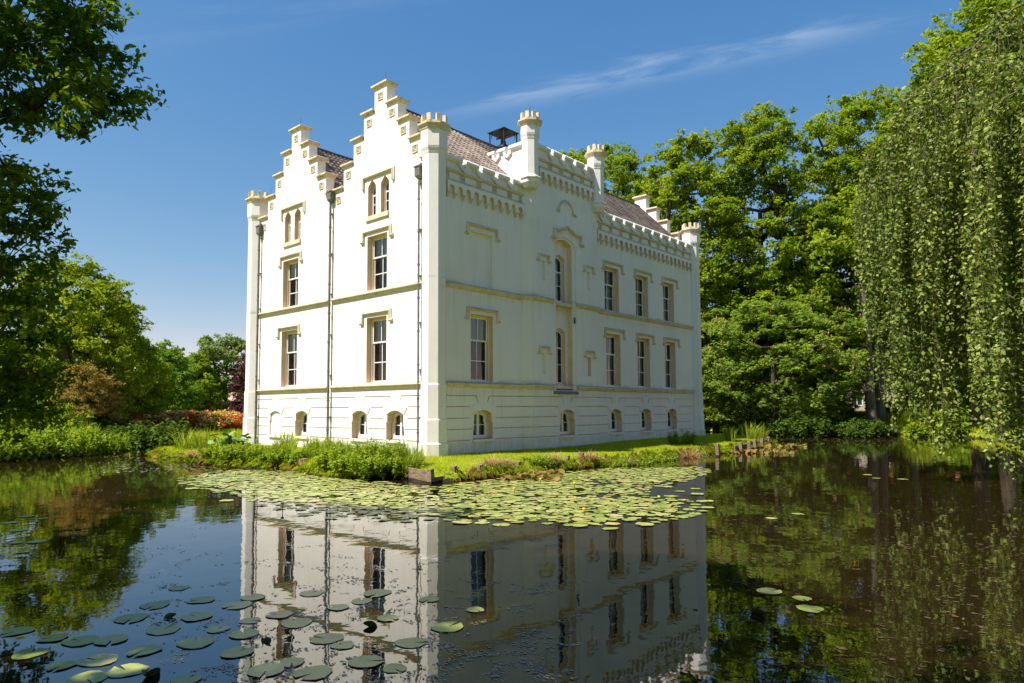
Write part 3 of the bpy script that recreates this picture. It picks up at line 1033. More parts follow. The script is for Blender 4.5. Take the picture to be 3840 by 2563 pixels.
def label_hood(mp, c, hw_, zt, drop=0.42, foot=0.17, width=0.13):
    zt -= width / 2
    hw_ -= width / 2
    hood(mp, [(c + hw_ + foot, zt - drop), (c + hw_, zt - drop), (c + hw_, zt), (c - hw_, zt), (c - hw_, zt - drop), (c - hw_ - foot, zt - drop)], width)


for c, z in ((3.74, 9.82), (3.74, 6.19), (10.85, 9.80), (10.93, 6.16)):
    label_hood(Lm, c, 1.04, z)
for c in (3.68, 10.70):
    hood(Lm, [(c + 1.07, 11.70), (c + 1.07, 12.22), (c - 1.07, 12.22), (c - 1.07, 11.70)], 0.14, 0.12)
    mb = MB(); mb.box((-c - 0.84 - 0.02, -0.08, 10.22), (-c + 0.76, 0.2, 10.42)); mb.build('sill', M['sand'], CASTLE)
for c, z in ((2.72, 9.76), (2.72, 6.18), (12.75, 9.76), (12.83, 6.18), (15.85, 9.76), (15.94, 6.15), (18.92, 9.76), (19.0, 6.14)):
    label_hood(Rm, c, 0.96, z, 0.42, 0.14, 0.12)
for c in (6.45, 10.05):
    for z in (9.10, 4.79):
        label_hood(Sm, c, 0.41, z, 0.27, 0.14, 0.09)
hood(Sm, [(9.6, 10.03), (9.36, 10.03), (9.36, 10.45), (8.95, 10.45), (8.28, 10.72), (7.65, 10.45), (7.28, 10.45), (7.28, 10.03), (7.02, 10.03)], 0.14, 0.13)
hood(Sm, [(9.02, 11.44), (8.80, 11.44)] + [(8.22 + 0.58 * math.cos(R(a)), 11.44 + 0.56 * math.sin(R(a))) for a in range(15, 180, 15)] + [(7.64, 11.44), (7.44, 11.44)], 0.13, 0.07)
mb = MB(); mb.box((RIS - 0.06, 8.36, 6.06), (RIS + 0.004 - 0.05, 8.47, 6.36)); vent = mb.build('vent_slot', M['black'], CASTLE, loc=(0.06, 0.42, 0))


# cellar window lintels and sills
def lintel(mp, c):
    mb = MB()
    o_ = [(c + 0.58, 1.70), (c + 0.76, 2.0)] + [(c + x, z) for x, z in ((0.52, 2.09), (0.27, 2.155), (0, 2.18), (-0.27, 2.155), (-0.52, 2.09))] + [(c - 0.76, 2.0), (c - 0.58, 1.70)]
    i_ = [(c - 0.52, 1.725)] + [(c + x, z) for x, z in ((-0.36, 1.812), (-0.18, 1.862), (0, 1.877), (0.18, 1.862), (0.36, 1.812))] + [(c + 0.52, 1.725)]
    p = o_ + i_
    nn = len(p)
    mb.add([mp(a, z, -0.03) for a, z in p], tessellate_polygon([[Vector((a, z, 0)) for a, z in p]]))
    mb.add([mp(a, z, -0.03) for a, z in p] + [mp(a, z, 0.01) for a, z in p], [(k, (k + 1) % nn, (k + 1) % nn + nn, k + nn) for k in range(nn)])
    for s in (-1, 1):      # shoulders of the jambs
        q = [(c + s * 0.53, 1.69), (c + s * 0.64, 1.69), (c + s * 0.70, 1.5), (c + s * 0.70, 1.33), (c + s * 0.605, 1.33), (c + s * 0.53, 1.43)]
        mb.add([mp(a, z, -0.012) for a, z in q] + [mp(a, z, 0.01) for a, z in q], [tuple(range(6))] + [(k, (k + 1) % 6, (k + 1) % 6 + 6, k + 6) for k in range(6)])
    mb.build('lintel', M['wall'], CASTLE)
    mb = MB()
    pts = [mp(c - 0.62, 0.54, -0.09), mp(c + 0.62, 0.66, 0.4)]
    mb.box(tuple(min(pts[0][i], pts[1][i]) for i in range(3)), tuple(max(pts[0][i], pts[1][i]) for i in range(3)))
    mb.build('sill', M['wall'], CASTLE)


for c in LBASE: lintel(Lm, c)
for c in NB + FB: lintel(Rm, c)
lintel(Sm, 8.16)


# ornament squares: frame with a carved four-petal flower
def rosette_mesh(s=0.17, t=0.035):
    mb = MB()
    k = s * 0.78
    o_ = [(-s, -s), (s, -s), (s, s), (-s, s)]
    i_ = [(-k, -k), (k, -k), (k, k), (-k, k)]
    vs = [(x, y, 0.0) for x, y in o_] + [(x, y, t) for x, y in o_] + [(x, y, t) for x, y in i_] + [(x, y, 0.004) for x, y in i_]
    fs = []
    for q in range(4):
        j = (q + 1) % 4
        fs += [(q, j, j + 4, q + 4), (q + 4, j + 4, j + 8, q + 8), (q + 8, j + 8, j + 12, q + 12)]
    mb.add(vs, fs + [(12, 13, 14, 15)])
    for q in range(8):
        a = q * math.pi / 4
        r0, r1 = 0.02, k * (0.93 if q % 2 == 0 else 1.15)
        d, n_ = Vector((math.cos(a), math.sin(a))), Vector((-math.sin(a), math.cos(a)))
        w2 = 0.032
        c_ = d * (r0 + r1) / 2
        mb.add([(*(d * r0), 0.01), (*(c_ + n_ * w2), 0.012), (*(d * r1), 0.01), (*(c_ - n_ * w2), 0.012), (*c_, t * 1.0)], [(0, 1, 4), (1, 2, 4), (2, 3, 4), (3, 0, 4)])
    return mb.mesh('rosette', M['sand'])


ROS = rosette_mesh()
ROT_L = (R(90), 0, 0)                       # local z looks along -y
ROT_R = (R(90), 0, R(90))                   # local z looks along +x
for c in (G1, G2):
    zc = [(c, 15.68)]
    for k in (1, 2, 3):
        for s in (-1, 1):
            zc.append((c + s * (HW[k] - 0.385 - 0.0), ZT[k] - 0.38))
    for s in (-1, 1):
        zc.append((c + s * (HW[3] + 0.36), 11.68))
    for a, z in zc:
        if a < 0.75 or (6.8 < a < 7.5):
            continue
        place('rosette', ROS, CASTLE, (-a, -0.002, z), ROT_L)
for k in range(5):
    place('rosette', ROS, CASTLE, (0.002, 0.55 + 0.98 * k if k else 0.64, 11.55), ROT_R, scale=(0.8, 1.0, 1.0))
place('rosette', ROS, CASTLE, (0.002, 5.2, 11.55), ROT_R, scale=(0.5, 1.0, 1.0))
for k in range(11):
    place('rosette', ROS, CASTLE, (0.002, 11.57 + 1.01 * k, 11.55), ROT_R, scale=(0.8, 1.0, 1.0))
for k in range(5):
    place('rosette', ROS, CASTLE, (RIS + 0.002, 6.98 + 0.86 * k, 13.43), ROT_R, scale=(0.8, 0.85, 1.0))


# arched corbel friezes
def corbel_mesh():
    mb = MB()
    ring = lambda w_, d, z: [(-w_, 0, z), (-w_, d * 0.7, z), (-w_ * 0.5, d, z), (w_ * 0.5, d, z), (w_, d * 0.7, z), (w_, 0, z)]
    mb.loft([ring(0.02, 0.03, -0.20), ring(0.055, 0.07, -0.14), ring(0.05, 0.06, -0.12), ring(0.075, 0.13, -0.06), ring(0.075, 0.13, -0.03), ring(0.10, 0.165, -0.02), ring(0.10, 0.165, 0.03)])
    return mb.mesh('corbel', M['sand'])


COR = corbel_mesh()


def frieze(mp, a0, a1, n_, zc, x_out, rot):
    """band with round-arched lower edge on little carved corbels"""
    pitch = (a1 - a0) / n_
    r = pitch * 0.31
    zt, zb = zc + 0.30, zc - 0.16
    p = [(a0, zt), (a0, zb)]
    for k in range(n_):
        c = a0 + pitch * (k + 0.5)
        p.append((c - r, zb))
        p += [(c - r * math.cos(math.pi * j / 8), zc + 0.0 + r * math.sin(math.pi * j / 8)) for j in range(9)]
        p.append((c + r, zb))
    p += [(a1, zb), (a1, zt)]
    mb = MB()
    mb.add([mp(a, z, -0.15) for a, z in p], tessellate_polygon([[Vector((a, z, 0)) for a, z in p]]))
    nn = len(p)
    mb.add([mp(a, z, -0.15) for a, z in p] + [mp(a, z, 0.01) for a, z in p], [(k, (k + 1) % nn, (k + 1) % nn + nn, k + nn) for k in range(nn)], 1)
    fo = mb.build('corbel_frieze', [M['wall'], M['sand']], CASTLE)
    for k in range(n_ + 1):
        a = min(max(a0 + pitch * k, a0 + 0.1), a1 - 0.1)
        q = mp(a, zb - 0.02, 0)
        place('corbel', COR, fo, q, rot)


frieze(Rm, 0.58, 5.30, 10, 10.93, 0, (0, 0, R(-90)))
frieze(Rm, 11.18, 21.66, 21, 10.92, 0, (0, 0, R(-90)))
frieze(Sm, 6.06, 10.55, 10, 12.80, 0, (0, 0, R(-90)))


# parapet copings with narrow crenels and their shield-shaped aprons
def apron_mesh():
    mb = MB()
    o_ = [(-0.24, 0.30), (-0.24, -0.02), (0, -0.22), (0.24, -0.02), (0.24, 0.30)]
    i_ = [(-0.11, 0.30), (-0.11, 0.02), (0, -0.07), (0.11, 0.02), (0.11, 0.30)]
    vs = [(x, 0.0, z) for x, z in o_] + [(x, -0.10, z) for x, z in o_] + [(x, -0.10, z) for x, z in i_] + [(x, 0.0, z) for x, z in i_]
    fs = []
    for k in range(4):
        fs += [(k, k + 1, k + 6, k + 5), (k + 5, k + 6, k + 11, k + 10), (k + 10, k + 11, k + 16, k + 15)]
    fs += [(0, 5, 10, 15), (4, 19, 14, 9)]
    mb.add(vs, fs)
    return mb.mesh('crenel_apron', M['wall'])


APR = apron_mesh()
COP = [(-0.42, -0.08), (-0.42, 0.04), (-0.18, 0.16), (0.05, 0.12), (0.13, 0.03), (0.13, -0.06), (0.06, -0.13), (-0.02, -0.15)]


def parapet(p0, p1, z, notches, rot, coping=COP):
    """coping stones between notches along a straight run; notches are distances from p0"""
    p0, p1 = Vector(p0), Vector(p1)
    d = (p1 - p0).normalized()
    Lh = (p1 - p0).length
    cuts = [0.0] + [v for t in notches for v in (t - 0.10, t + 0.10)] + [Lh]
    for k in range(0, len(cuts), 2):
        a, b_ = p0 + d * cuts[k], p0 + d * cuts[k + 1]
        if (b_ - a).length < 0.05: continue
        moulding('coping_stone', [a, b_], z, coping, material=M['wall'])
    for t in notches:
        q = p0 + d * t
        place('crenel_apron', APR, CASTLE, (q.x, q.y, z - 0.24), rot)


parapet((0, 0.5), (0, 5.4), 12.24, [1.06, 2.03, 3.02, 4.0], (0, 0, R(90)))
parapet((0, 11.02), (0, 21.7), 12.24, [0.74 + 1.013 * k for k in range(10)], (0, 0, R(90)))
parapet((RIS, 5.76), (RIS, 10.68), 14.17, [1.28, 2.16, 3.08, 4.02], (0, 0, R(90)))
parapet((-3.1, 5.45), (0.1, 5.45), 14.17, [0.72, 1.42, 2.15], (0, 0, 0))
parapet((0.1, 10.98), (-3.1, 10.98), 14.17, [1.0, 1.7, 2.4], (0, 0, R(180)))


# coping stones of the stepped gables
def step_cap(x0, x1, y0, y1, z):
    mb = MB()
    def ring(e, zz): return [(x0 - e, y0 - e, zz), (x1 + e, y0 - e, zz), (x1 + e, y1 + e, zz), (x0 - e, y1 + e, zz)]
    mb.loft([ring(-0.002, z - 0.02), ring(0.05, z + 0.03), ring(0.06, z + 0.08), ring(0.13, z + 0.10), ring(0.13, z + 0.17), ring(0.03, z + 0.225)])
    mb.build('coping_stone', M['cap'], CASTLE)


for (yy0, yy1) in ((0.0, 0.46), (21.66, 22.11)):
    for c in (G1, G2):
        if yy0 > 1 and c == G2: continue
        step_cap(-(c + HW[0]), -(c - HW[0]), yy0, yy1, ZT[0])
        for k in (1, 2, 3):
            step_cap(-(c + HW[k]), -(c + HW[k - 1] + 0.13), yy0, yy1, ZT[k])
            step_cap(-(c - HW[k - 1] - 0.13), -(c - HW[k]), yy0, yy1, ZT[k])
        if yy0 < 1:
            if c == G1:
                step_cap(-(c - HW[3] - 0.13), -0.72, yy0, yy1, 12.07)
                step_cap(-(G2 - HW[3] - 0.13), -(c + HW[3] + 0.13), yy0, yy1, 12.07)
            else:
                step_cap(-13.95, -(c + HW[3] + 0.13), yy0, yy1, 12.07)
        elif c == G1:
            step_cap(-(c - HW[3] - 0.13), -0.6, yy0, yy1, 12.07)


# turrets
def octo(cx, cy, r, z):
    return [(cx + r * math.cos(R(22.5 + 45 * k)), cy + r * math.sin(R(22.5 + 45 * k)), z) for k in range(8)]


def merlon_mesh(w_=0.085, d=0.07, h=0.30):
    mb = MB()
    mb.box((-d, -w_, 0), (d, w_, h))
    mb.loft([[(-d, -w_, h), (d, -w_, h), (d, w_, h), (-d, w_, h)], [(-d * 0.5, -w_ * 0.6, h + 0.02), (d * 0.5, -w_ * 0.6, h + 0.02), (d * 0.5, w_ * 0.6, h + 0.02), (-d * 0.5, w_ * 0.6, h + 0.02)]], cap=True)
    return mb.mesh('merlon', M['cap'])


MER = merlon_mesh()


def turret(cx, cy, shaft, head, rim, zb, z_corb, z_head, foot):
    mb = MB()
    rings = []
    if foot == 'ground':
        for r, z in ((shaft + .125, -0.6), (shaft + .125, 0.57), (shaft + .075, 0.62), (shaft + .075, 1.50), (shaft + .035, 1.55), (shaft + .035, 2.88), (shaft, 2.93)):
            rings.append(octo(cx, cy, r, z))
    else:
        for r, z in ((0.02, zb), (shaft * 0.75, zb + 0.02), (shaft + .05, zb + 0.24), (shaft + .06, zb + 0.40), (shaft + .12, zb + 0.44), (shaft + .12, zb + 0.49), (shaft, zb + 0.60)):
            rings.append(octo(cx, cy, r, z))
    rings += [octo(cx, cy, shaft, z_corb), octo(cx, cy, shaft + 0.02, z_corb + 0.06), octo(cx, cy, head - 0.01, z_corb + 0.28), octo(cx, cy, head, z_corb + 0.30), octo(cx, cy, head, z_head)]
    mb.loft(rings, 0)
    t = mb.build('turret', M['wall'], CASTLE)
    # little corbels under the head
    for k in range(8):
        a0, a1 = Vector(octo(cx, cy, head - 0.03, z_corb + 0.25)[k]), Vector(octo(cx, cy, head - 0.03, z_corb + 0.25)[(k + 1) % 8])
        b0, b1 = Vector(octo(cx, cy, shaft, z_corb + 0.02)[k]), Vector(octo(cx, cy, shaft, z_corb + 0.02)[(k + 1) % 8])
        mbk = MB()
        for j in range(5):
            f = (j + 0.5) / 5
            tp, bt = a0.lerp(a1, f), b0.lerp(b1, f)
            dx = (a1 - a0).normalized() * 0.026
            n_ = Vector((tp.x - cx, tp.y - cy, 0)).normalized() * 0.035
            mbk.add([tp - dx, tp + dx, tp + dx + n_, tp - dx + n_, bt - dx, bt + dx], [(0, 1, 2, 3), (3, 2, 5, 4), (0, 3, 4), (1, 5, 2)])
        mbk.build('bracket', M['wall'], t)
    mb = MB()
    mb.loft([octo(cx, cy, head + 0.004, z_head - 0.02), octo(cx, cy, head + 0.03, z_head + 0.02), octo(cx, cy, head + 0.05, z_head + 0.10), octo(cx, cy, rim - 0.03, z_head + 0.17),
             octo(cx, cy, rim, z_head + 0.19), octo(cx, cy, rim, z_head + 0.25), octo(cx, cy, rim - 0.10, z_head + 0.29), octo(cx, cy, rim - 0.17, z_head + 0.30)])
    mb.loft([octo(cx, cy, rim - 0.17, z_head + 0.28), octo(cx, cy, rim - 0.17, z_head + 0.37), octo(cx, cy, rim - 0.30, z_head + 0.37), octo(cx, cy, rim - 0.30, z_head + 0.28)], cap=False)
    mb.build('turret_cap', M['cap'], t)
    rr = (rim - 0.235) * math.cos(R(22.5)) * 1.04
    for k in range(8):
        a = R(22.5 + 45 * k)
        place('merlon', MER, t, (cx + (rim - 0.24) * math.cos(a), cy + (rim - 0.24) * math.sin(a), z_head + 0.36), (0, 0, a), scale=(1, 1, 0.95))
    return t


turret(-0.16, 0.12, 0.50, 0.575, 0.71, 0, 12.09, 13.08, 'ground')
turret(-14.5, 0.12, 0.50, 0.575, 0.71, 0, 12.09, 13.08, 'ground')
turret(-0.16, 22.12, 0.50, 0.575, 0.71, 0, 12.20, 13.10, 'ground')
turret(-14.3, 22.1, 0.50, 0.575, 0.71, 0, 12.20, 13.10, 'ground')
turret(0.37, 5.50, 0.40, 0.46, 0.61, 11.95, 14.16, 14.82, 'corbel')
turret(0.35, 10.80, 0.40, 0.46, 0.61, 11.95, 14.16, 14.82, 'corbel')

# roofs: boards underneath, pantiles above, ridge tiles on top
RZ, EZ, SL = 15.47, 12.13, 3.42
roofs = MB()
for c in (G1, G2):
    roofs.add([(-c, 0.46, RZ), (-c, 21.66, RZ), (-c + SL, 21.66, RZ - SL), (-c + SL, 0.46, RZ - SL), (-c - SL, 21.66, RZ - SL), (-c - SL, 0.46, RZ - SL)], [(0, 1, 2, 3), (1, 0, 5, 4)])
roof_o = roofs.build('roof', M['tile'], CASTLE)


def tile_mesh():
    pr = [(-0.13, 0.0), (-0.085, 0.035), (-0.03, 0.03), (0.02, -0.005), (0.075, -0.012), (0.13, 0.012)]
    vs = [(x, -0.03, h + 0.045) for x, h in pr] + [(x, 0.34, h + 0.012) for x, h in pr] + [(x, -0.03, h + 0.005) for x, h in pr]
    fs = []
    for k in range(5):
        fs += [(k, k + 1, k + 7, k + 6), (k + 12, k + 13, k + 1, k)]
    return np.array(vs), fs


tv, tf = tile_mesh()
tmb = MB(); tmb.add(tv, tf)
TILE = tmb.mesh('roof_tile', M['tile'])
tiles = []
for c, ymax in ((G1, 21.6), (G2, 12.0)):
    for i in range(int((ymax - 0.5) / 0.25)):
        for j in range(16):
            s = 0.02 + j * 0.30
            y = 0.60 + i * 0.25
            x, z = -c + SL - s * math.sqrt(0.5), RZ - SL + s * math.sqrt(0.5)
            if s + 0.25 > SL * math.sqrt(2): continue
            if c == G1 and 5.4 < y < 11.05 and z < 14.0: continue
            if c == G2 and z < 12.3: continue
            d = math.dist((x, y, z), CAM)
            tiles.append((d + (9 if (c == G2 and y > 6) else 0) + (4 if z < 12.7 else 0), x, y, z))
tiles.sort()
# local x -> along the ridge (+y), local y -> up the slope, local z -> outwards
TM = Matrix(((0, -math.sqrt(0.5), math.sqrt(0.5)), (1, 0, 0), (0, math.sqrt(0.5), math.sqrt(0.5))))
TE = TM.to_euler()
for k, (d, x, y, z) in enumerate(tiles[:300]):
    e = TE.copy(); e.rotate_axis('Z', random.uniform(-0.03, 0.03)); e.rotate_axis('X', random.uniform(-0.025, 0.025))
    place('roof_tile', TILE, roof_o, (x, y, z + 0.004), e)
rest = np.array([t[1:] for t in tiles[300:]])
TMn = np.array(TM)
lv = tv @ TMn.T
av = (rest[:, None, :] + lv[None] + rng.normal(0, 0.004, (len(rest), 1, 3))).reshape(-1, 3)
af = (np.array(tf)[None] + (np.arange(len(rest)) * len(tv))[:, None, None]).reshape(-1, 4)
o = place('roof_tiles', array_mesh('roof_tiles', av, af, M['tile'], var=np.repeat(rng.random(len(rest)), len(tv))), roof_o)
tag(o, kind='stuff')
rmb = MB()
rmb.loft([[(math.cos(R(a)) * 0.14, y, math.sin(R(a)) * 0.12) for a in range(-20, 201, 22)] for y in (0, 0.40)], 0, True, False)
RIDGE = rmb.mesh('ridge_tile', M['ridge'])
for c in (G1, G2):
    for k in range(int(21.0 / 0.38)):
        place('ridge_tile', RIDGE, roof_o, (-c, 0.5 + k * 0.38, RZ - 0.02 + random.uniform(-0.006, 0.006)), (0, 0, 0))
mb = MB(); mb.tube([(-0.5, 5.4, 14.2), (-1.6, 5.38, 13.2), (-2.6, 5.36, 14.15), (-3.0, 5.36, 14.42)], [0.05, 0.06, 0.12, 0.10], 6)
mb.v = [(x, y, z) for x, y, z in mb.v]
lead = MB()
lead.add([(-3.35, 5.30, 14.75), (-2.7, 5.30, 14.1), (-2.7, 5.42, 14.16), (-3.35, 5.42, 14.82), (-3.4, 5.9, 14.8), (-2.7, 5.9, 14.12)], [(0, 1, 2, 3), (3, 2, 5, 4)])
lead.build('lead_flashing', M['lead'], roof_o)
mb = MB(); mb.box((-G1 - 3.7, 0.5, 11.9), (-G1 - 3.3, 21.6, 12.08)); mb.build('valley_gutter', M['lead'], roof_o)


# downpipes
def downpipe(a, z_top, z_mid, boot=True, r=0.055):
    mb = MB()
    y = -0.14
    pts = [(-a, y, z_top - 0.45), (-a, y, z_mid), (-a, y, 0.0)]
    mb.tube([(-a, y, z_top - 0.5), (-a, y, -0.1)], r, 8)
    for z in np.arange(1.0, z_top - 0.6, 1.35):
        mb.tube([(-a, y, z - 0.03), (-a, y, z + 0.03)], r + 0.018, 8)
    p = mb.build('downpipe', M['pipe'], CASTLE)
    h = MB()
    def ring(w_, d, z): return [(-a - w_, y - d, z), (-a + w_, y - d, z), (-a + w_, 0.0, z), (-a - w_, 0.0, z)]
    h.loft([ring(0.06, 0.05, z_top - 0.58), ring(0.15, 0.11, z_top - 0.46), ring(0.15, 0.11, z_top - 0.12), ring(0.19, 0.14, z_top - 0.10), ring(0.19, 0.14, z_top - 0.05)])
    h.tube([(-a - 0.12, -0.03, z_top - 0.1), (-a - 0.1, -0.03, z_top + 0.05), (-a, -0.03, z_top + 0.1), (-a + 0.1, -0.03, z_top + 0.05), (-a + 0.12, -0.03, z_top - 0.1)], 0.03, 5)
    h.build('hopper', M['pipe'], p)
    for z in np.arange(1.6, z_top - 0.7, 1.9):
        k = MB(); k.box((-a - 0.09, y - 0.01, z - 0.015), (-a + 0.09, -0.001, z + 0.015)); k.build('bracket', M['pipe'], p)
    w_ = MB(); w_.tube([(-a - 0.17, -0.02, z_top - 1.0), (-a - 0.165, -0.02, 5), (-a - 0.17, -0.02, 0.1)], 0.010, 4); w_.build('lightning_cable', M['pipe'], p)


downpipe(7.16, 12.22, 3)
downpipe(0.80, 11.86, 3, r=0.042)
downpipe(13.88, 11.82, 3)

# lightning rods
for x, y, z, h in ((-G1 + 0.05, 0.23, 16.28, 0.55), (-G2, 0.23, 16.28, 0.55), (-13.9, 0.5, 13.4, 0.6), (0.37, 5.5, 15.1, 0.75), (0.35, 10.8, 15.1, 0.7), (-0.3, 22.0, 13.4, 0.7)):
    mb = MB(); mb.tube([(x, y, z), (x, y, z + h)], [0.013, 0.007], 4); mb.build('lightning_rod', M['iron'], CASTLE)

# bell cage on the ridge
bx, by = -3.55, 7.95
cage = MB()
for s in (-1, 1):
    for t in (-1, 1):
        cage.box((bx + s * 0.5 - 0.025, by + t * 0.5 - 0.025, 15.0), (bx + s * 0.5 + 0.025, by + t * 0.5 + 0.025, 16.42))
        # scrolled braces
        for ax in (0, 1):
            pts = []
            for k in range(9):
                a = k / 8 * math.pi * 1.6
                u_, w_ = 0.10 + 0.13 * k / 8 + 0.05 * math.cos(a), 16.38 - 0.22 * (1 - k / 8) - 0.05 * math.sin(a)
                pts.append((bx + s * (0.5 - (u_ if ax == 0 else 0)), by + t * (0.5 - (u_ if ax == 1 else 0)), w_))
            cage.tube(pts, 0.018, 4)
for s in (-1, 1):
    cage.box((bx - 0.5, by + s * 0.5 - 0.02, 15.55), (bx + 0.5, by + s * 0.5 + 0.02, 15.59))
    cage.box((bx + s * 0.5 - 0.02, by - 0.5, 15.552), (bx + s * 0.5 + 0.02, by + 0.5, 15.588))
cage.box((bx - 0.5, by - 0.03, 16.2), (bx + 0.5, by + 0.03, 16.26))
cg = cage.build('bell_cage', M['iron'], CASTLE)
rf = MB()
rf.loft([[(bx + s * e, by + t * e, z) for s, t in ((-1, -1), (1, -1), (1, 1), (-1, 1))] for e, z in ((0.60, 16.40), (0.60, 16.43), (0.02, 16.55))])
rf.build('cage_roof', M['iron'], cg)
bl = MB()
bl.loft([[(bx + r * math.cos(2 * math.pi * k / 14), by + r * math.sin(2 * math.pi * k / 14), z) for k in range(14)]
         for r, z in ((0.25, 15.64), (0.24, 15.67), (0.19, 15.75), (0.155, 15.86), (0.14, 15.98), (0.10, 16.05), (0.03, 16.08), (0.03, 16.22))])
bl.build('bell', M['bronze'], cg, smooth=True)

# ------------------------------------------------------------------ foliage tools
def unit(v):
    return v / np.maximum(np.linalg.norm(v, axis=-1, keepdims=True), 1e-9)


def leaf_quads(C, N, size, aspect=0.55, down=0.0, r=None):
    """diamond leaves: centres, normals, half lengths -> verts, faces"""
    r = r or rng
    n = len(C)
    t = r.normal(size=(n, 3)); t[:, 2] -= down
    t = unit(t - (t * N).sum(1, keepdims=True) * N)
    b_ = np.cross(N, t)
    s = np.asarray(size)[:, None]
    fold = N * s * 0.18
    V = np.stack([C + t * s, C + b_ * s * aspect + fold, C - t * s, C - b_ * s * aspect + fold], 1).reshape(-1, 3)
    Fq = np.arange(4 * n).reshape(n, 4)
    return V, Fq


OAK_LEAF = np.array([(0, -1.0), (0.16, -0.72), (0.34, -0.5), (0.22, -0.28), (0.5, -0.02), (0.34, 0.2), (0.52, 0.5), (0.26, 0.72), (0.0, 1.0),
                     (-0.26, 0.72), (-0.52, 0.5), (-0.34, 0.2), (-0.5, -0.02), (-0.22, -0.28), (-0.34, -0.5), (-0.16, -0.72)])


def leaf_shape(C, N, size, outline, r=None, down=0.0):
    r = r or rng
    n, k = len(C), len(outline)
    t = r.normal(size=(n, 3)); t[:, 2] -= down
    t = unit(t - (t * N).sum(1, keepdims=True) * N)
    b_ = np.cross(N, t)
    s = np.asarray(size)[:, None, None]
    V = C[:, None, :] + s * (outline[None, :, 1:2] * t[:, None, :] + outline[None, :, 0:1] * b_[:, None, :]
                             + 0.25 * np.abs(outline[None, :, 0:1]) * N[:, None, :])
    return V.reshape(-1, 3), np.arange(n * k).reshape(n, k)


def clump_points(centers, radii, per, r, flat=0.75, shell=0.5):
    """points in the outer shells of ellipsoids, with outward normals; also the clump index"""
    n = len(centers)
    idx = np.repeat(np.arange(n), per)
    d = unit(r.normal(size=(len(idx), 3)))
    rad = (shell + (1 - shell) * r.random(len(idx)) ** 0.6)
    lump = 1 + 0.28 * np.sin(d[:, 0] * 5 + idx) * np.cos(d[:, 1] * 4 + idx * 1.7) + 0.18 * np.sin(d[:, 2] * 7 + idx * 0.6)
    off = d * (rad * lump * radii[idx])[:, None]
    off[:, 2] *= flat
    P = centers[idx] + off
    N = unit(d * 0.7 + np.array([0, 0, 0.55]) + r.normal(scale=0.55, size=d.shape))
    return P, N, idx


def spray_points(centers, radii, per, r, flat=0.6, sprigs=11):
    """ragged sprays: each clump is a handful of loose sprigs scattered unevenly about its centre"""
    n = len(centers)
    idx = np.repeat(np.arange(n), per)
    ani = np.stack([r.uniform(0.55, 1.25, n), r.uniform(0.55, 1.25, n), r.uniform(0.7, 1.2, n) * flat], 1)
    sub = r.normal(size=(n, sprigs, 3)) * 0.62 * ani[:, None, :] * radii[:, None, None]
    k = r.integers(0, sprigs, len(idx))
    sc = sub[idx, k]
    loc = r.normal(size=(len(idx), 3)) * (0.20 * radii[idx])[:, None] * np.array([1, 1, 0.6])
    off = sc + loc
    P = centers[idx] + off
    d = unit(off + r.normal(scale=0.15, size=off.shape))
    N = unit(d * 0.45 + np.array([0, 0, 0.6]) + r.normal(scale=0.6, size=d.shape))
    return P, N, idx, k


def skeleton(trunk, targets, r, r0, up=0.25, sides=6, minr=0.02, limb=1.0):
    """limbs joining clump centres back to the trunk; returns one tapered-tube mesh builder"""
    nodes = [np.array(p, float) for p in trunk]
    par = [i - 1 for i in range(len(nodes))]
    axis = np.array(trunk[-1])
    first = max(1, int(len(trunk) * 0.35))
    order = np.argsort(np.linalg.norm(targets - axis, axis=1) + r.random(len(targets)) * 0.8)
    tips = []
    for q in order:
        T = targets[q]
        A = np.array(nodes[first:])
        d = np.linalg.norm(A - T, axis=1) + np.maximum(0, A[:, 2] - T[:, None][2]) * 1.6
        j = int(np.argmin(d)) + first
        s = nodes[j]
        L = np.linalg.norm(T - s)
        k = max(1, int(L / 1.6))
        prev = j
        for i in range(1, k + 1):
            f = i / k
            p = s + (T - s) * f
            if i < k:
                p = p + np.array([0, 0, up * L * f * (1 - f)]) + r.normal(scale=0.10 * min(L, 3), size=3) * (1 - f)
            nodes.append(p); par.append(prev); prev = len(nodes) - 1
        tips.append(prev)
    cnt = np.zeros(len(nodes))
    for t in tips:
        while t >= 0:
            cnt[t] += 1; t = par[t]
    cnt[:len(trunk)] = np.maximum(cnt[:len(trunk)], 1)
    rad = np.maximum(minr, limb * r0 * (cnt / max(cnt.max(), 1)) ** 0.46)
    nt = len(trunk)
    for i in range(nt):
        rad[i] = r0 * (1 - 0.62 * i / max(1, nt - 1)) * (1.35 if i == 0 else 1.0)
    mb = MB()
    mb.tube(trunk, [float(x) for x in rad[:nt]], 9)
    for i in range(nt, len(nodes)):
        p = par[i]
        mb.tube([nodes[p], nodes[i]], [float(min(rad[p], rad[i] * 1.25)), float(rad[i])], sides)
    return mb


def spread(n, sampler, dmin, r, tries=40):
    pts = []
    for _ in range(n * tries):
        p = sampler(r)
        if p is None: continue
        if all((p[0] - q[0]) ** 2 + (p[1] - q[1]) ** 2 + (p[2] - q[2]) ** 2 > dmin * dmin for q in pts):
            pts.append(p)
            if len(pts) >= n: break
    return np.array(pts)


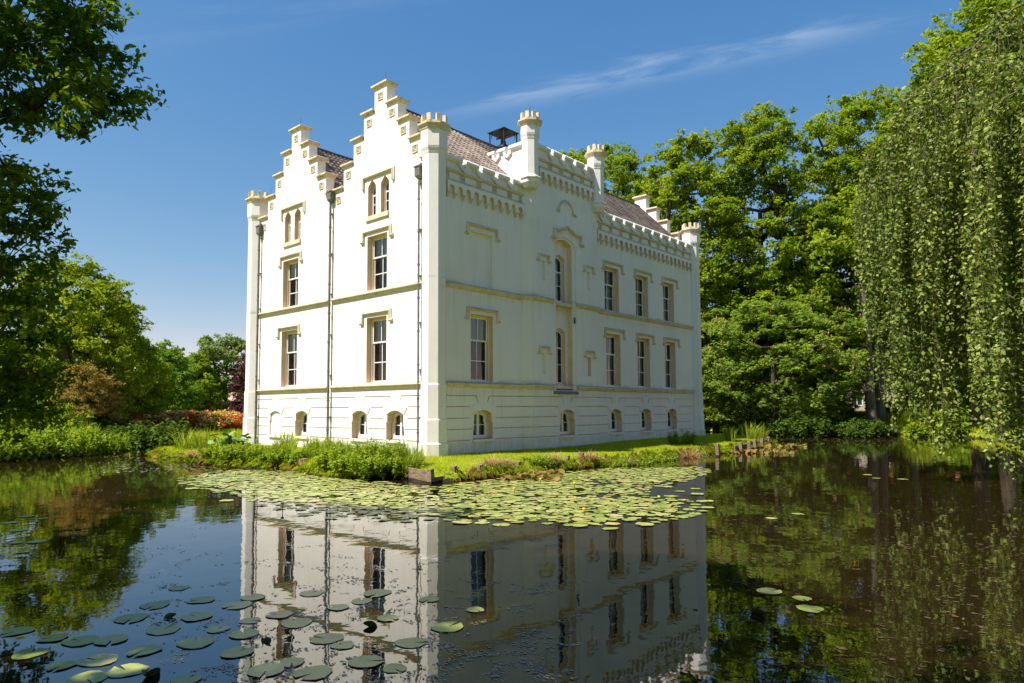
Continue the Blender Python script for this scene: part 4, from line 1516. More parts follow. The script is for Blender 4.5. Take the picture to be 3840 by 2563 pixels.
def tree_meshes(seed, H, Rc, z0, n_cl, per, leaf, mt, bark='bark', r0=0.45, cl=(1.0, 1.7), profile=None, trunk_h=None, lean=0.0, leafkind='quad', flat=0.72, aspect=0.55, candles=0, dmin=None, sides=6, inner=0.35):
    r = np.random.default_rng(seed)
    prof_ = profile or (lambda f: math.sin(math.pi * min(1, 0.12 + 0.88 * f) ** 0.8) ** 0.6)

    def samp(r):
        f = r.random()
        z = z0 + (H - z0) * f
        rm = Rc * prof_(f)
        a = r.random() * 2 * math.pi
        k = inner + (1 - inner) * math.sqrt(r.random())
        rm *= 1 + 0.16 * math.sin(3 * a + seed) + 0.1 * math.sin(5 * a + seed * 2 + z)
        return np.array([math.cos(a) * rm * k + lean * f, math.sin(a) * rm * k, z])
    T = spread(n_cl, samp, dmin or (cl[0] * 1.05), r)
    th = trunk_h or z0 + (H - z0) * 0.55
    tr = [np.array([0, 0, -0.5])]
    nseg = 7
    wob = r.normal(scale=0.10 * r0 / 0.4, size=(nseg + 1, 2)).cumsum(0) * 0.5
    for k in range(1, nseg + 1):
        f = k / nseg
        tr.append(np.array([wob[k, 0] + lean * f * 0.4, wob[k, 1], th * f]))
    mb = skeleton(tr, T, r, r0, sides=sides)
    trunk_me = mb.mesh('trunk', M[bark], smooth=True)
    rad = r.uniform(cl[0], cl[1], len(T))
    P, N, idx, kk = spray_points(T, rad, per, r, flat)
    cv = r.random((len(T), 16))
    var = np.clip(0.30 * cv[idx, 15] + 0.30 * cv[idx, kk] + 0.40 * r.random(len(P)), 0, 1)
    sz = r.uniform(leaf * 0.65, leaf * 1.3, len(P))
    if leafkind == 'quad':
        V, Fc = leaf_quads(P, N, sz, aspect, 0.3, r); vv = np.repeat(var, 4); faces = Fc
    elif leafkind == 'oak':
        V, Fc = leaf_shape(P, N, sz, OAK_LEAF, r, 0.3); vv = np.repeat(var, len(OAK_LEAF)); faces = Fc
    else:            # palmate: five drooping leaflets
        k5 = 5
        N2 = unit(N * 0.5 + np.array([0, 0, 0.7]))
        e1 = unit(np.cross(N2, r.normal(size=N2.shape))); e2 = np.cross(N2, e1)
        Vs = []
        for q in range(k5):
            a = (q - 2) * 0.95
            dirv = unit(e1 * math.cos(a) + e2 * math.sin(a) - N2 * 0.55)
            side = unit(np.cross(N2, dirv))
            L = sz[:, None] * (1.0 - 0.12 * abs(q - 2)) * 1.7
            Vs.append(np.stack([P, P + dirv * L * 0.62 + side * L * 0.2 + N2 * L * 0.04, P + dirv * L, P + dirv * L * 0.62 - side * L * 0.2 + N2 * L * 0.04], 1))
        V = np.concatenate(Vs, 0).reshape(-1, 3)
        faces = np.arange(len(V)).reshape(-1, 4)
        vv = np.tile(np.repeat(var, 4), k5)
    crown_me = array_mesh('crown', V, faces, M[mt], var=vv)
    cand = None
    if candles:
        pick = r.choice(len(P), candles * 6, replace=False)
        out = (P[pick][:, :2] ** 2).sum(1) ** 0.5 + 0.4 * (P[pick][:, 2] - z0)
        pick = pick[np.argsort(-out)][:candles]
        vs, fs, va = [], [], []
        for p in P[pick]:
            h = r.uniform(0.22, 0.36)
            w_ = h * 0.26
            k0 = len(vs)
            for (rr, zz) in ((w_, 0.05), (w_ * 0.85, h * 0.5), (w_ * 0.2, h)):
                for q in range(5):
                    a = q * 2 * math.pi / 5 + zz
                    vs.append(p + np.array([rr * math.cos(a), rr * math.sin(a), zz + 0.05]))
                    va.append(r.random())
            for i in range(2):
                for q in range(5):
                    fs.append((k0 + i * 5 + q, k0 + i * 5 + (q + 1) % 5, k0 + i * 5 + 5 + (q + 1) % 5, k0 + i * 5 + 5 + q))
        cand = array_mesh('flower_candles', np.array(vs), np.array(fs), M['candle'], var=np.array(va))
    return trunk_me, crown_me, cand


def put_tree(meshes, name, label, cat, loc, rz=0.0, sc=1.0, group=None, zoff=-0.05):
    z = float(height(np.array([[loc[0], loc[1]]]))[0])
    e = empty(name, (loc[0], loc[1], z + zoff), rz, sc)
    tag(e, label, cat, group)
    place('trunk', meshes[0], e, world=False)
    place('crown', meshes[1], e, world=False)
    if meshes[2] is not None:
        f = place('flower_candles', meshes[2], e, world=False)
        tag(f, kind='stuff')
    return e


def local_z(p):
    return float(height(np.array([[p[0], p[1]]]))[0])


# ------------------------------------------------------------------ trees on the right, behind the pond
oak_prof = lambda f: (0.55 + 0.45 * math.sin(math.pi * f ** 0.9)) * (1 if f < 0.8 else math.sqrt(max(0.05, 1 - ((f - 0.8) / 0.2) ** 2 * 0.8)))
OAKS = [tree_meshes(11, 30, 5.2, 9.0, 190, 350, 0.16, 'oak', r0=0.5, cl=(0.75, 1.35), profile=oak_prof, trunk_h=21, inner=0.25, flat=0.6),
        tree_meshes(23, 28, 4.6, 9.0, 140, 350, 0.16, 'oak', r0=0.45, cl=(0.7, 1.25), profile=oak_prof, trunk_h=19, inner=0.3, flat=0.6),
        tree_meshes(37, 31, 5.8, 9.5, 190, 350, 0.16, 'oak', r0=0.55, cl=(0.75, 1.4), profile=oak_prof, trunk_h=22, inner=0.2, flat=0.6)]
grp = 'tall oaks behind the pond'
for dx, depth, top, mi, rz, lab in (
        (1320, 80, 325, 1, 0.5, 'tall green oak behind the roof, left of the other tall trees'),
        (1415, 74, 306, 2, 2.1, 'broad leafy oak rising directly behind the right bay turret'),
        (1497, 84, 380, 0, 3.1, 'lower oak filling the gap behind the small stepped end gable'),
        (1585, 66, 285, 1, 4.0, 'oak with an open crown and bare forked limbs right of the castle'),
        (1752, 64, 225, 0, 5.2, 'tall bright yellow-green oak in the middle of the right-hand trees'),
        (2000, 63, 178, 2, 1.2, 'tall dark-limbed oak just left of the weeping beech'),
        (2110, 70, 190, 1, 2.2, 'oak whose crown shows above the left shoulder of the weeping beech'),
        (2300, 47, -60, 0, 0.9, 'towering oak whose top leaves the picture above the weeping beech'),
        (2240, 52, 60, 2, 3.9, 'oak directly behind the top of the weeping beech')):
    p = depth_at(dx, depth)
    z = local_z(p)
    hgt = z_of(top, depth) - z
    put_tree(OAKS[mi], 'oak_tree', lab, 'tree', p, rz, hgt / (31.2, 29.2, 32.3)[mi], grp)

CH = [tree_meshes(51, 15.5, 6.4, 2.6, 170, 115, 0.16, 'chestnut', r0=0.42, cl=(0.7, 1.5), flat=0.42, dmin=1.0, leafkind='palm', candles=150, trunk_h=9, inner=0.5,
                  profile=lambda f: (0.75 + 0.35 * math.sin(math.pi * (f * 0.8))) * (1 if f < 0.55 else math.sqrt(max(0.04, 1 - ((f - 0.55) / 0.45) ** 2)))),
      tree_meshes(57, 17, 5.4, 3.0, 160, 110, 0.16, 'chestnut', r0=0.38, cl=(0.7, 1.45), flat=0.42, dmin=1.0, leafkind='palm', candles=110, trunk_h=10, inner=0.4,
                  profile=lambda f: (0.7 + 0.35 * math.sin(math.pi * (f * 0.85))) * (1 if f < 0.6 else math.sqrt(max(0.04, 1 - ((f - 0.6) / 0.4) ** 2))))]
grp = 'horse chestnuts along the far bank'
for dx, depth, top, mi, rz, lab in (
        (1640, 63, 690, 0, 0.3, 'horse chestnut half hidden behind the far corner turret'),
        (1775, 58.5, 668, 0, 1.9, 'broad low horse chestnut with pinkish flower candles overhanging the far bank'),
        (1690, 70, 600, 1, 4.1, 'taller horse chestnut behind the broad low one'),
        (1870, 61.5, 640, 1, 3.0, 'horse chestnut with loose sprays in the middle of the right-hand trees'),
        (1925, 70, 540, 0, 5.5, 'tall horse chestnut left of the two bare trunks'),
        (2060, 72, 560, 1, 0.8, 'horse chestnut glimpsed behind the trailing beech branches')):
    p = depth_at(dx, depth)
    z = local_z(p)
    put_tree(CH[mi], 'horse_chestnut', lab, 'tree', p, rz, (z_of(top, depth) - z) / (16.6, 18.1)[mi], grp)


# bare lower trunks standing on the far bank (their crowns are lost in the canopy)
def bare_trunk(dx, depth, w_, top, label, leanx=0.0):
    p = depth_at(dx, depth)
    z = local_z(p)
    e = empty('tree_trunk', (p[0], p[1], z - 0.1))
    tag(e, label, 'tree')
    hgt = z_of(top, depth) - z
    r = np.random.default_rng(int(dx))
    mb = MB()
    pts = [(leanx * f * f + r.normal() * 0.08 * (0 < k), r.normal() * 0.08, hgt * f) for k, f in enumerate(np.linspace(0, 1, 8))]
    mb.tube(pts, [w_ * 1.5, w_ * 1.08] + [w_ * (1 - 0.5 * k / 6) for k in range(6)], 10)
    mb.build('trunk', M['grey_bark'], e, loc=None)
    e.children[0].location = (0, 0, 0)
    T = np.array([[r.normal() * 2.2 + leanx, r.normal() * 2.2, hgt + r.uniform(-2, 3)] for _ in range(26)])
    P, N, idx = clump_points(T, r.uniform(0.9, 1.5, 26), 220, r)
    V, Fc = leaf_quads(P, N, r.uniform(0.17, 0.32, len(P)), 0.55, 0.3, r)
    place('crown', array_mesh('crown', V, Fc, M['oak'], var=np.repeat(r.random(len(P)), 4)), e, world=False)


bare_trunk(1992, 58, 0.40, 520, 'straight brown trunk catching sun left of the weeping beech')
bare_trunk(2014, 60, 0.42, 500, 'grey trunk leaning beside the sunlit brown trunk', -0.6)
bare_trunk(1842, 63, 0.46, 700, 'thick dark trunk in shade on the far bank')
bare_trunk(1808, 64, 0.38, 720, 'dark forked trunk next to the thick shaded one', 0.5)
bare_trunk(1926, 62, 0.22, 560, 'thin dark trunk standing alone between the shaded and sunlit trunks')
bare_trunk(2084, 66, 0.34, 560, 'grey trunk seen between the hanging beech curtains', 0.4)


# ------------------------------------------------------------------ weeping beech
def weeping_beech():
    r = np.random.default_rng(91)
    base = np.array([20.5, 11.2])
    z = local_z(base)
    e = empty('weeping_beech', (base[0], base[1], z - 0.1))
    tag(e, 'big weeping beech with curtains of hanging branches trailing into the water at the right edge', 'tree')
    H = 15.3
    trunk = [np.array([0.15 * math.sin(k), 0.12 * k * 0.3, H * 0.9 * k / 9]) for k in range(10)]

    def dome(rad, a):
        t = rad / 7.6
        return H - 1.0 * t - 4.0 * t ** 3.4 + 0.3 * math.sin(a * 5 + rad)
    wood = MB()
    wood.tube(trunk, [0.55, 0.45, 0.4, 0.36, 0.32, 0.28, 0.22, 0.17, 0.12, 0.06], 9)
    # anchors of the hanging bundles, spread over two nested domes
    anchors = []
    for layer, (rmax, n_, drop) in enumerate(((7.7, 165, 0.0), (6.8, 80, 3.2), (7.3, 40, 6.4))):
        pts = []
        for _ in range(n_ * 30):
            rad = rmax * math.sqrt(r.random()); a = r.random() * 2 * math.pi
            if layer == 2 and rad < 4.5: continue
            p = np.array([rad * math.cos(a), rad * math.sin(a)])
            if all(((p - q[:2]) ** 2).sum() > (0.80 if layer == 0 else 0.95) ** 2 for q in pts):
                pts.append(np.array([p[0], p[1], dome(rad, a) - drop + r.normal() * 0.25]))
                if len(pts) >= n_: break
        anchors += pts
    anchors = np.array(anchors)
    order = np.argsort(np.hypot(anchors[:, 0], anchors[:, 1]))
    limbs = []
    nodes = [t for t in trunk[3:]]
    for i in order:
        A = anchors[i]
        Q = np.array(nodes)
        d = np.linalg.norm(Q - A, axis=1) + np.abs(Q[:, 2] - A[2]) * 0.5
        s = nodes[int(np.argmin(d))]
        mid = (s + A) / 2 + np.array([0, 0, 0.12 * np.linalg.norm(A - s)])
        if np.linalg.norm(A - s) > 0.2:
            w0 = max(0.02, 0.10 - 0.009 * np.hypot(A[0], A[1]))
            wood.tube([s, mid, A], [w0 * 0.8, w0 * 0.65, w0 * 0.4], 5)
            limbs.append((s, mid, A))
        nodes.append(A)
    LP, LN, LVar, tw = [], [], [], []
    floor_ = WATER - z + 0.1
    cam_l = CAM[:2] - base
    for A in anchors:
        rad = math.hypot(A[0], A[1])
        full = A[2] - floor_ - 0.15
        front = float(np.dot(A[:2] / max(rad, .1), cam_l / np.linalg.norm(cam_l)))
        ang = math.atan2(A[1], A[0])
        u_ = np.clip(0.5 + 0.42 * math.sin(ang * 9 + 0.6) + 0.3 * math.sin(ang * 17 + rad) + r.normal() * 0.16, 0, 1)
        if rad > 3.5 and front > 0.15 and float(A[0] * RT[0] + A[1] * RT[1]) > -3.4 and math.sin(ang * 11 + 1.0) > -0.5: u_ = 0.1
        if rad > (3.4 if front > 0.15 else 5.2) and u_ < 0.34: ln_b = full * r.uniform(0.93, 1.0)
        elif u_ < 0.75: ln_b = full * r.uniform(0.50, 0.82)
        else: ln_b = full * r.uniform(0.25, 0.5)
        # the side over the open water hangs shorter with a few long tails; the flank near the bank trails in the water
        dv = np.array([A[0] + base[0], A[1] + base[1], A[2] + z]) - CAM
        colx = (1920 + F_PX * float(dv @ RT) / float(dv @ FW)) / 1.6347
        if colx > 2195 and rad > 2.5 and front > -0.3:
            ln_b = full * r.uniform(0.80, 1.0)
        elif colx < 1985:
            ln_b = min(ln_b, A[2] - floor_ - r.uniform(3.2, 5.6))
        elif r.random() < 0.75:
            ln_b = min(ln_b, A[2] - floor_ - r.uniform(1.4, 4.2))
        ln_b = max(ln_b, 0.9)
        bv = r.random()
        for q in range(int(r.integers(6, 10))):
            side = r.normal(scale=0.17, size=2)
            ln = max(0.7, ln_b * (r.uniform(0.45, 1.0) if r.random() < 0.5 else r.uniform(0.8, 1.0)))
            nn = max(4, int(ln / 0.6))
            ph, am = r.random() * 6, 0.06 + 0.05 * r.random()
            f = np.linspace(0, 1, nn)
            gr = np.minimum(1, f * ln / 1.2)
            path = np.stack([A[0] + side[0] * gr * 1.3 + am * np.sin(ph + f * ln * 1.3), A[1] + side[1] * gr * 1.3 + am * np.cos(ph * 1.3 + f * ln * 1.1),
                             A[2] + 0.22 * np.sin(np.minimum(1, f * ln / 0.8) * math.pi) - ln * f], 1)
            tw.append(path)
            nl = int(ln * 25)
            g = r.random(nl)
            k = g * (nn - 1); i0 = np.minimum(nn - 2, k.astype(int)); tt = (k - i0)[:, None]
            c0 = path[i0] * (1 - tt) + path[i0 + 1] * tt
            fat = 0.045 + 0.085 * np.abs(np.sin(g * ln * 1.9 + ph))
            P = c0 + r.normal(size=(nl, 3)) * fat[:, None]
            d = unit(P - c0)
            LP.append(P); LN.append(unit(d * 0.9 + np.array([0, 0, 0.45]) + r.normal(scale=0.35, size=d.shape)))
            LVar.append(np.clip(0.35 * bv + 0.65 * r.random(nl), 0, 1))
    for s_, m_, A in limbs:           # leafy sprigs hiding the arching limbs
        L = np.linalg.norm(A - s_)
        nl = int(L * 62)
        f = r.random(nl)[:, None]
        c0 = (1 - f) ** 2 * s_ + 2 * f * (1 - f) * (m_ * 2 - (s_ + A) / 2) + f ** 2 * A
        P = c0 + r.normal(size=(nl, 3)) * 0.16 + np.array([0, 0, 0.05]) - np.abs(r.normal(size=(nl, 1))) * np.array([0, 0, 0.25])
        LP.append(P); LN.append(unit(np.array([0, 0, 0.7]) + r.normal(scale=0.5, size=P.shape))); LVar.append(r.random(nl))
    P = np.concatenate(LP); N = np.concatenate(LN); va = np.concatenate(LVar)
    V, Fc = leaf_quads(P, N, r.uniform(0.05, 0.085, len(P)), 0.70, 0.9, r)
    place('trunk', wood.mesh('trunk', M['grey_bark'], True), e, world=False)
    place('crown', array_mesh('crown', V, Fc, M['beech'], var=np.repeat(va, 4)), e, world=False)
    vs, fs = [], []
    k0 = 0
    for path in tw:
        n_ = len(path)
        w_ = np.linspace(0.012, 0.004, n_)[:, None]
        for q in range(3):
            a = q * 2.094
            vs.append(path + w_ * np.array([math.cos(a), math.sin(a), 0]))
        for q in range(3):
            q2 = (q + 1) % 3
            i = np.arange(n_ - 1)
            fs.append(np.stack([k0 + q * n_ + i, k0 + q2 * n_ + i, k0 + q2 * n_ + i + 1, k0 + q * n_ + i + 1], 1))
        k0 += 3 * n_
    tw_o = place('hanging_twigs', array_mesh('hanging_twigs', np.concatenate(vs), np.concatenate(fs), M['grey_bark']), e, world=False)
    tag(tw_o, kind='stuff')
    return len(P)


weeping_beech()


# ------------------------------------------------------------------ trees on the left
def near_oak():
    """oak leaning over the pond from the left bank: its boughs fill the left edge of the view"""
    r = np.random.default_rng(5)
    base = np.array([4.5, -20.2])
    z = local_z(base)
    e = empty('overhanging_oak', (base[0], base[1], z - 0.1))
    tag(e, 'dark oak whose lobed-leaf boughs hang into the picture along the left edge', 'tree')
    o0 = np.array([base[0], base[1], z - 0.1])
    # bough tips read off the picture at a depth of 13 to 18 m
    spots = [(60, 60), (130, 40), (200, 30), (250, 60), (60, 150), (120, 120), (190, 110), (255, 130), (280, 180), (290, 230), (320, 232), (230, 190), (180, 170), (200, 250), (170, 285),
             (215, 225), (20, 30), (20, 110), (20, 200), (60, 230), (80, 262), (30, 270), (100, 215), (150, 215), (250, 245), (60, 130), (150, 80), (225, 80),
             (25, 400), (70, 415), (40, 450), (100, 455), (20, 500), (75, 505), (130, 490), (45, 560), (15, 600), (100, 540), (20, 660), (60, 640), (30, 720), (75, 700), (110, 740),
             (20, 780), (60, 790), (105, 800), (25, 840), (80, 850), (125, 860), (35, 900), (85, 905), (120, 900), (15, 950), (60, 945), (-40, 900), (-30, 700), (-40, 500), (-40, 300), (-40, 100),
             (10, 440), (95, 590), (140, 690), (130, 770), (-20, 600), (-20, 420), (-20, 200), (-10, 60), (160, 10), (270, 20), (90, 10), (0, 870), (-20, 800), (100, 950), (40, 850)]
    T = []
    for dx, dy in spots:
        dx = dx * 0.87 if dx > 0 else dx
        dep = (10.6 if dy < 345 else 12.5) + r.normal() * 0.6
        q = CAM + dep * (FW + RT * (dx * 1.6347 - 1920) / F_PX - UP * (dy * 1.6347 - 1281.5 - PPY) / F_PX)
        T.append(q - o0)
    T = np.array(T)
    T[:, 2] = np.maximum(T[:, 2], 0.3 - (z - 0.1) + WATER + 0.3)
    rest = spread(80, lambda r: (lambda a, f, k: np.array([math.cos(a) * 6.0 * k, math.sin(a) * 5.5 * k, 4 + 9.5 * f]))(r.random() * 6.283, r.random(), math.sqrt(r.random())), 1.5, r)
    rest = rest[(rest[:, 1] < 2.5) | (rest[:, 2] > 9)]
    w_rest = rest + o0
    # keep the free part of the crown out of the open sky in view
    d = w_rest - CAM
    fx = (d @ RT) / (d @ FW)
    rest = rest[(fx < -0.80) | (d @ FW < 0)]
    allT = np.concatenate([T, rest])
    trunk = [np.array([0.25 * math.sin(k * 0.9), 0.25 * k * 0.5, 9.5 * k / 8]) for k in range(9)]
    mb = skeleton(trunk, allT, r, 0.36, up=0.15, minr=0.007, limb=0.22)
    for T_ in T:
        for _ in range(7):
            d_ = np.clip(r.normal(size=3), -1.3, 1.3) * 0.2
            mb.tube([T_, T_ + d_ * 0.5 + np.array([0, 0, 0.05]), T_ + d_], [0.007, 0.005, 0.003], 3)
    place('trunk', mb.mesh('trunk', M['bark'], True), e, world=False)
    radT = r.uniform(0.30, 0.50, len(T))
    P, N, idx, kk = spray_points(T, radT, 170, r, 0.75, 12)
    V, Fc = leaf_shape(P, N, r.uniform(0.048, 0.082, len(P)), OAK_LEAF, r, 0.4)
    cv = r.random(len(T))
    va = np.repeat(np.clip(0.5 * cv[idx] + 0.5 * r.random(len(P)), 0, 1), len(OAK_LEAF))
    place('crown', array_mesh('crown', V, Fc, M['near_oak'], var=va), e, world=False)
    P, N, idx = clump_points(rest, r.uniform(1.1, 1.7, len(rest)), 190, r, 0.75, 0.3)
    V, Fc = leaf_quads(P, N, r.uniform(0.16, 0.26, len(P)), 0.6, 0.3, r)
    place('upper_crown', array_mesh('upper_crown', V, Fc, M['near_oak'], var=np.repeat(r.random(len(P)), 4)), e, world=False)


near_oak()

# out of the picture: trees on the near bank that shade the foreground water and mirror in the windows
SH = OAKS[1]
for k, (x, y, s, rz) in enumerate(((10.5, -24.5, 0.78, 0.4), (17.0, -25.5, 0.82, 2.0), (24.5, -24, 0.80, 3.0), (-9, -25, 0.6, 4.4), (29, -20, 0.66, 1.1), (33, -6, 0.75, 5.0), (34, 8, 0.8, 2.7), (31, 22, 0.8, 0.2))):
    put_tree(SH, 'oak_tree', 'oak on the near bank outside the view, seen only mirrored in the castle windows', 'tree', (x, y), rz, s, 'trees on the near bank')

LIME = tree_meshes(71, 13, 5.6, 1.2, 150, 400, 0.14, 'lime', r0=0.35, cl=(0.7, 1.3), trunk_h=8, inner=0.45, profile=lambda f: (0.8 + 0.3 * math.sin(math.pi * f * 0.9)) * math.sqrt(max(0.03, 1 - f ** 2.2)))
MID = [tree_meshes(73, 11, 4.3, 1.6, 85, 260, 0.19, 'mid_tree', r0=0.25, cl=(0.7, 1.25), trunk_h=7, inner=0.4, profile=lambda f: (0.7 + 0.35 * math.sin(math.pi * f)) * math.sqrt(max(0.05, 1 - f ** 2.5))),
       tree_meshes(79, 12, 4.8, 2.2, 80, 260, 0.20, 'pale_tree', r0=0.28, cl=(0.8, 1.4), trunk_h=8, inner=0.35, profile=lambda f: 0.45 + 0.55 * math.sin(math.pi * min(1, f * 0.85 + 0.1)))]
DK = tree_meshes(83, 12, 4.6, 1.0, 90, 240, 0.22, 'oak', r0=0.28, cl=(0.8, 1.4), trunk_h=8, inner=0.4, profile=lambda f: (0.75 + 0.3 * math.sin(math.pi * f)) * math.sqrt(max(0.05, 1 - f ** 2.4)))
BRZ = tree_meshes(87, 6.0, 3.4, 0.3, 85, 250, 0.11, 'bronze_leaf', r0=0.14, cl=(0.45, 0.9), trunk_h=3.5, inner=0.35, profile=lambda f: 1.0 * math.sqrt(max(0.02, 1 - f ** 1.7)), aspect=0.4)
COP = tree_meshes(89, 14, 5.0, 0.4, 95, 230, 0.20, 'copper', r0=0.35, cl=(0.8, 1.4), trunk_h=9, inner=0.4, profile=lambda f: (0.85 + 0.2 * math.sin(math.pi * f)) * math.sqrt(max(0.05, 1 - f ** 2.4)))
for meshes, name, lab, dx, depth, top, h0, rz in (
        (LIME, 'lime_tree', 'sunlit yellow-green lime tree behind the dark oak boughs on the left', 150, 50, 565, 14.0, 0.4),
        (LIME, 'lime_tree', 'second lime tree, darker and lower, right behind the sunlit one', 232, 55, 690, 14.0, 3.6),
        (BRZ, 'bronze_shrub', 'bronze-leaved bushy tree leaning over the left bank', 195, 45, 822, 6.6, 1.0),
        (MID[0], 'maple_tree', 'fresh green maple left of centre behind the red flowers', 318, 66, 768, 12.0, 2.0),
        (MID[0], 'maple_tree', 'slender green tree just right of the fresh green maple', 385, 74, 778, 12.0, 5.0),
        (DK, 'park_tree', 'dark bushy park tree with a small grey house beside it', 452, 88, 800, 13.0, 0.2),
        (DK, 'park_tree', 'dark park tree hidden low behind the slender green one', 405, 96, 800, 13.0, 2.4),
        (MID[1], 'park_tree', 'pale feathery park tree left of the copper beech', 520, 92, 756, 13.2, 1.4),
        (DK, 'park_tree', 'distant low tree filling the skyline between maple and castle', 480, 118, 840, 13.0, 4.4),
        (COP, 'copper_beech', 'purple copper beech peeping out beside the far left turret', 600, 80, 770, 15.0, 1.2),
        (DK, 'park_tree', 'low tree at the far left behind the lime trees', 40, 66, 760, 13.0, 5.6)):
    p = depth_at(dx, depth)
    put_tree(meshes, name, lab, 'tree', p, rz, (z_of(top, depth) - local_z(p)) / h0, 'park trees on the left')

# ------------------------------------------------------------------ bank plants
def stems_and_leaves(r, n_st, rad, h, leaf, per, spread_=0.5, outline=None, aspect=0.5, leafy=(0.15, 1.0)):
    """a clump of upright stems, leaves up each stem"""
    mb = MB()
    Ps, Ns, vs = [], [], []
    for k in range(n_st):
        a = r.random() * 6.283
        q = rad * math.sqrt(r.random())
        b0 = np.array([q * math.cos(a), q * math.sin(a), -0.08])
        hh = h * r.uniform(0.55, 1.0) * (1 - 0.25 * (q / rad) ** 2)
        tip = b0 + np.array([math.cos(a) * spread_ * hh * r.random() + r.normal() * 0.05, math.sin(a) * spread_ * hh * r.random() + r.normal() * 0.05, hh])
        mid = (b0 + tip) / 2 + np.array([-math.cos(a), -math.sin(a), 0]) * 0.06 * hh
        mb.tube([b0, mid, tip], [0.010, 0.007, 0.003], 3)
        f = r.uniform(leafy[0], leafy[1], per)
        P = b0 + (tip - b0) * f[:, None] + r.normal(scale=leaf * 0.9, size=(per, 3))
        d = unit(P - (b0 + (tip - b0) * f[:, None]))
        Ps.append(P); Ns.append(unit(d * 0.35 + np.array([0, 0, 0.9]) + r.normal(scale=0.4, size=P.shape)))
        vs.append(np.clip(0.3 * r.random() + 0.7 * r.random(per), 0, 1))
    P, N, v = np.concatenate(Ps), np.concatenate(Ns), np.concatenate(vs)
    V, Fc = leaf_quads(P, N, r.uniform(leaf * 0.6, leaf * 1.2, len(P)), aspect, 0.5, r)
    return mb, V, Fc, np.repeat(v, 4)


def herb_meshes(seed, n_st, rad, h, leaf, per, mt='herb', spread_=0.4, aspect=0.45):
    r = np.random.default_rng(seed)
    mb, V, Fc, v = stems_and_leaves(r, n_st, rad, h, leaf, per, spread_, aspect=aspect)
    return mb.mesh('stems', M['stalk']), array_mesh('foliage', V, Fc, M[mt], var=v)


def blades_mesh(seed, n_, rad, h, w_, mt, droop=0.5, name='blades'):
    """arching strap leaves in a tuft"""
    r = np.random.default_rng(seed)
    V, Fq = [], []
    a = r.random(n_) * 6.283
    q = rad * np.sqrt(r.random(n_)) * 0.6
    base = np.stack([q * np.cos(a), q * np.sin(a), np.full(n_, -0.06)], 1)
    da = a + r.normal(scale=0.7, size=n_)
    out = np.stack([np.cos(da), np.sin(da), np.zeros(n_)], 1)
    side = np.stack([-np.sin(da), np.cos(da), np.zeros(n_)], 1) * (w_ * r.uniform(0.6, 1.2, n_))[:, None]
    hh = h * r.uniform(0.5, 1.05, n_)
    dr = droop * r.uniform(0.2, 1.2, n_)
    rows = []
    for f, ww in ((0, 1.0), (0.4, 1.0), (0.75, 0.75), (1.0, 0.12)):
        c = base + out * (hh * dr * f ** 1.8)[:, None] + np.array([0, 0, 1.0]) * (hh * (f - 0.55 * dr * f ** 2.6 * 0.9))[:, None]
        rows.append(c - side * ww); rows.append(c + side * ww)
    V = np.stack(rows, 1).reshape(-1, 3)
    k = np.arange(n_)[:, None] * 8
    F3 = np.concatenate([k + np.array([0, 1, 3, 2]), k + np.array([2, 3, 5, 4]), k + np.array([4, 5, 7, 6])])
    return array_mesh(name, V, F3, M[mt], var=np.repeat(r.random(n_), 8))


def put_plant(name, label, cat, group, loc, meshes, rz=0.0, sc=1.0, zoff=0.0, names=('stems', 'foliage')):
    z = max(local_z(loc), WATER)
    e = empty(name, (loc[0], loc[1], z + zoff), rz)
    e.scale = sc if hasattr(sc, '__len__') else (sc,) * 3
    tag(e, label, cat, group)
    for me, nm in zip(meshes, names):
        c = place(nm, me, e, world=False)
        if nm in ('stems', 'blades'):
            tag(c, kind='stuff')
    return e


NETTLE = [herb_meshes(s, 46, 0.75, 1.0, 0.06, 52, 'herb', 0.25, 0.42) for s in (201, 202)]
BRAM = [herb_meshes(s, 50, 0.85, 0.58, 0.06, 46, 'herb', 0.75, 0.6) for s in (211, 212)]
DARKB = [herb_meshes(s, 70, 1.0, 1.25, 0.10, 42, 'dark_herb', 0.6, 0.55) for s in (221, 222)]
LOWW = [herb_meshes(s, 26, 0.42, 0.38, 0.06, 20, 'herb', 0.7, 0.6) for s in (231, 232)]
GRASST = [blades_mesh(s, 130, 0.45, 0.75, 0.010, 'reed', 0.55) for s in (241, 242)]
DRY = [blades_mesh(s, 190, 0.30, 0.42, 0.007, 'dry', 1.7) for s in (251, 252)]
IRIS = [blades_mesh(s, 46, 0.30, 0.95, 0.020, 'reed', 0.22) for s in (261, 262)]


def bank(dx, dy, inward=0.35):
    """place on the island edge seen at a picture column (water line at dy), a step inland"""
    p = ground_at(dx, dy)[:2]
    c = np.array([-4.0, 8.0])
    d = c - p
    return p + d / np.linalg.norm(d) * inward


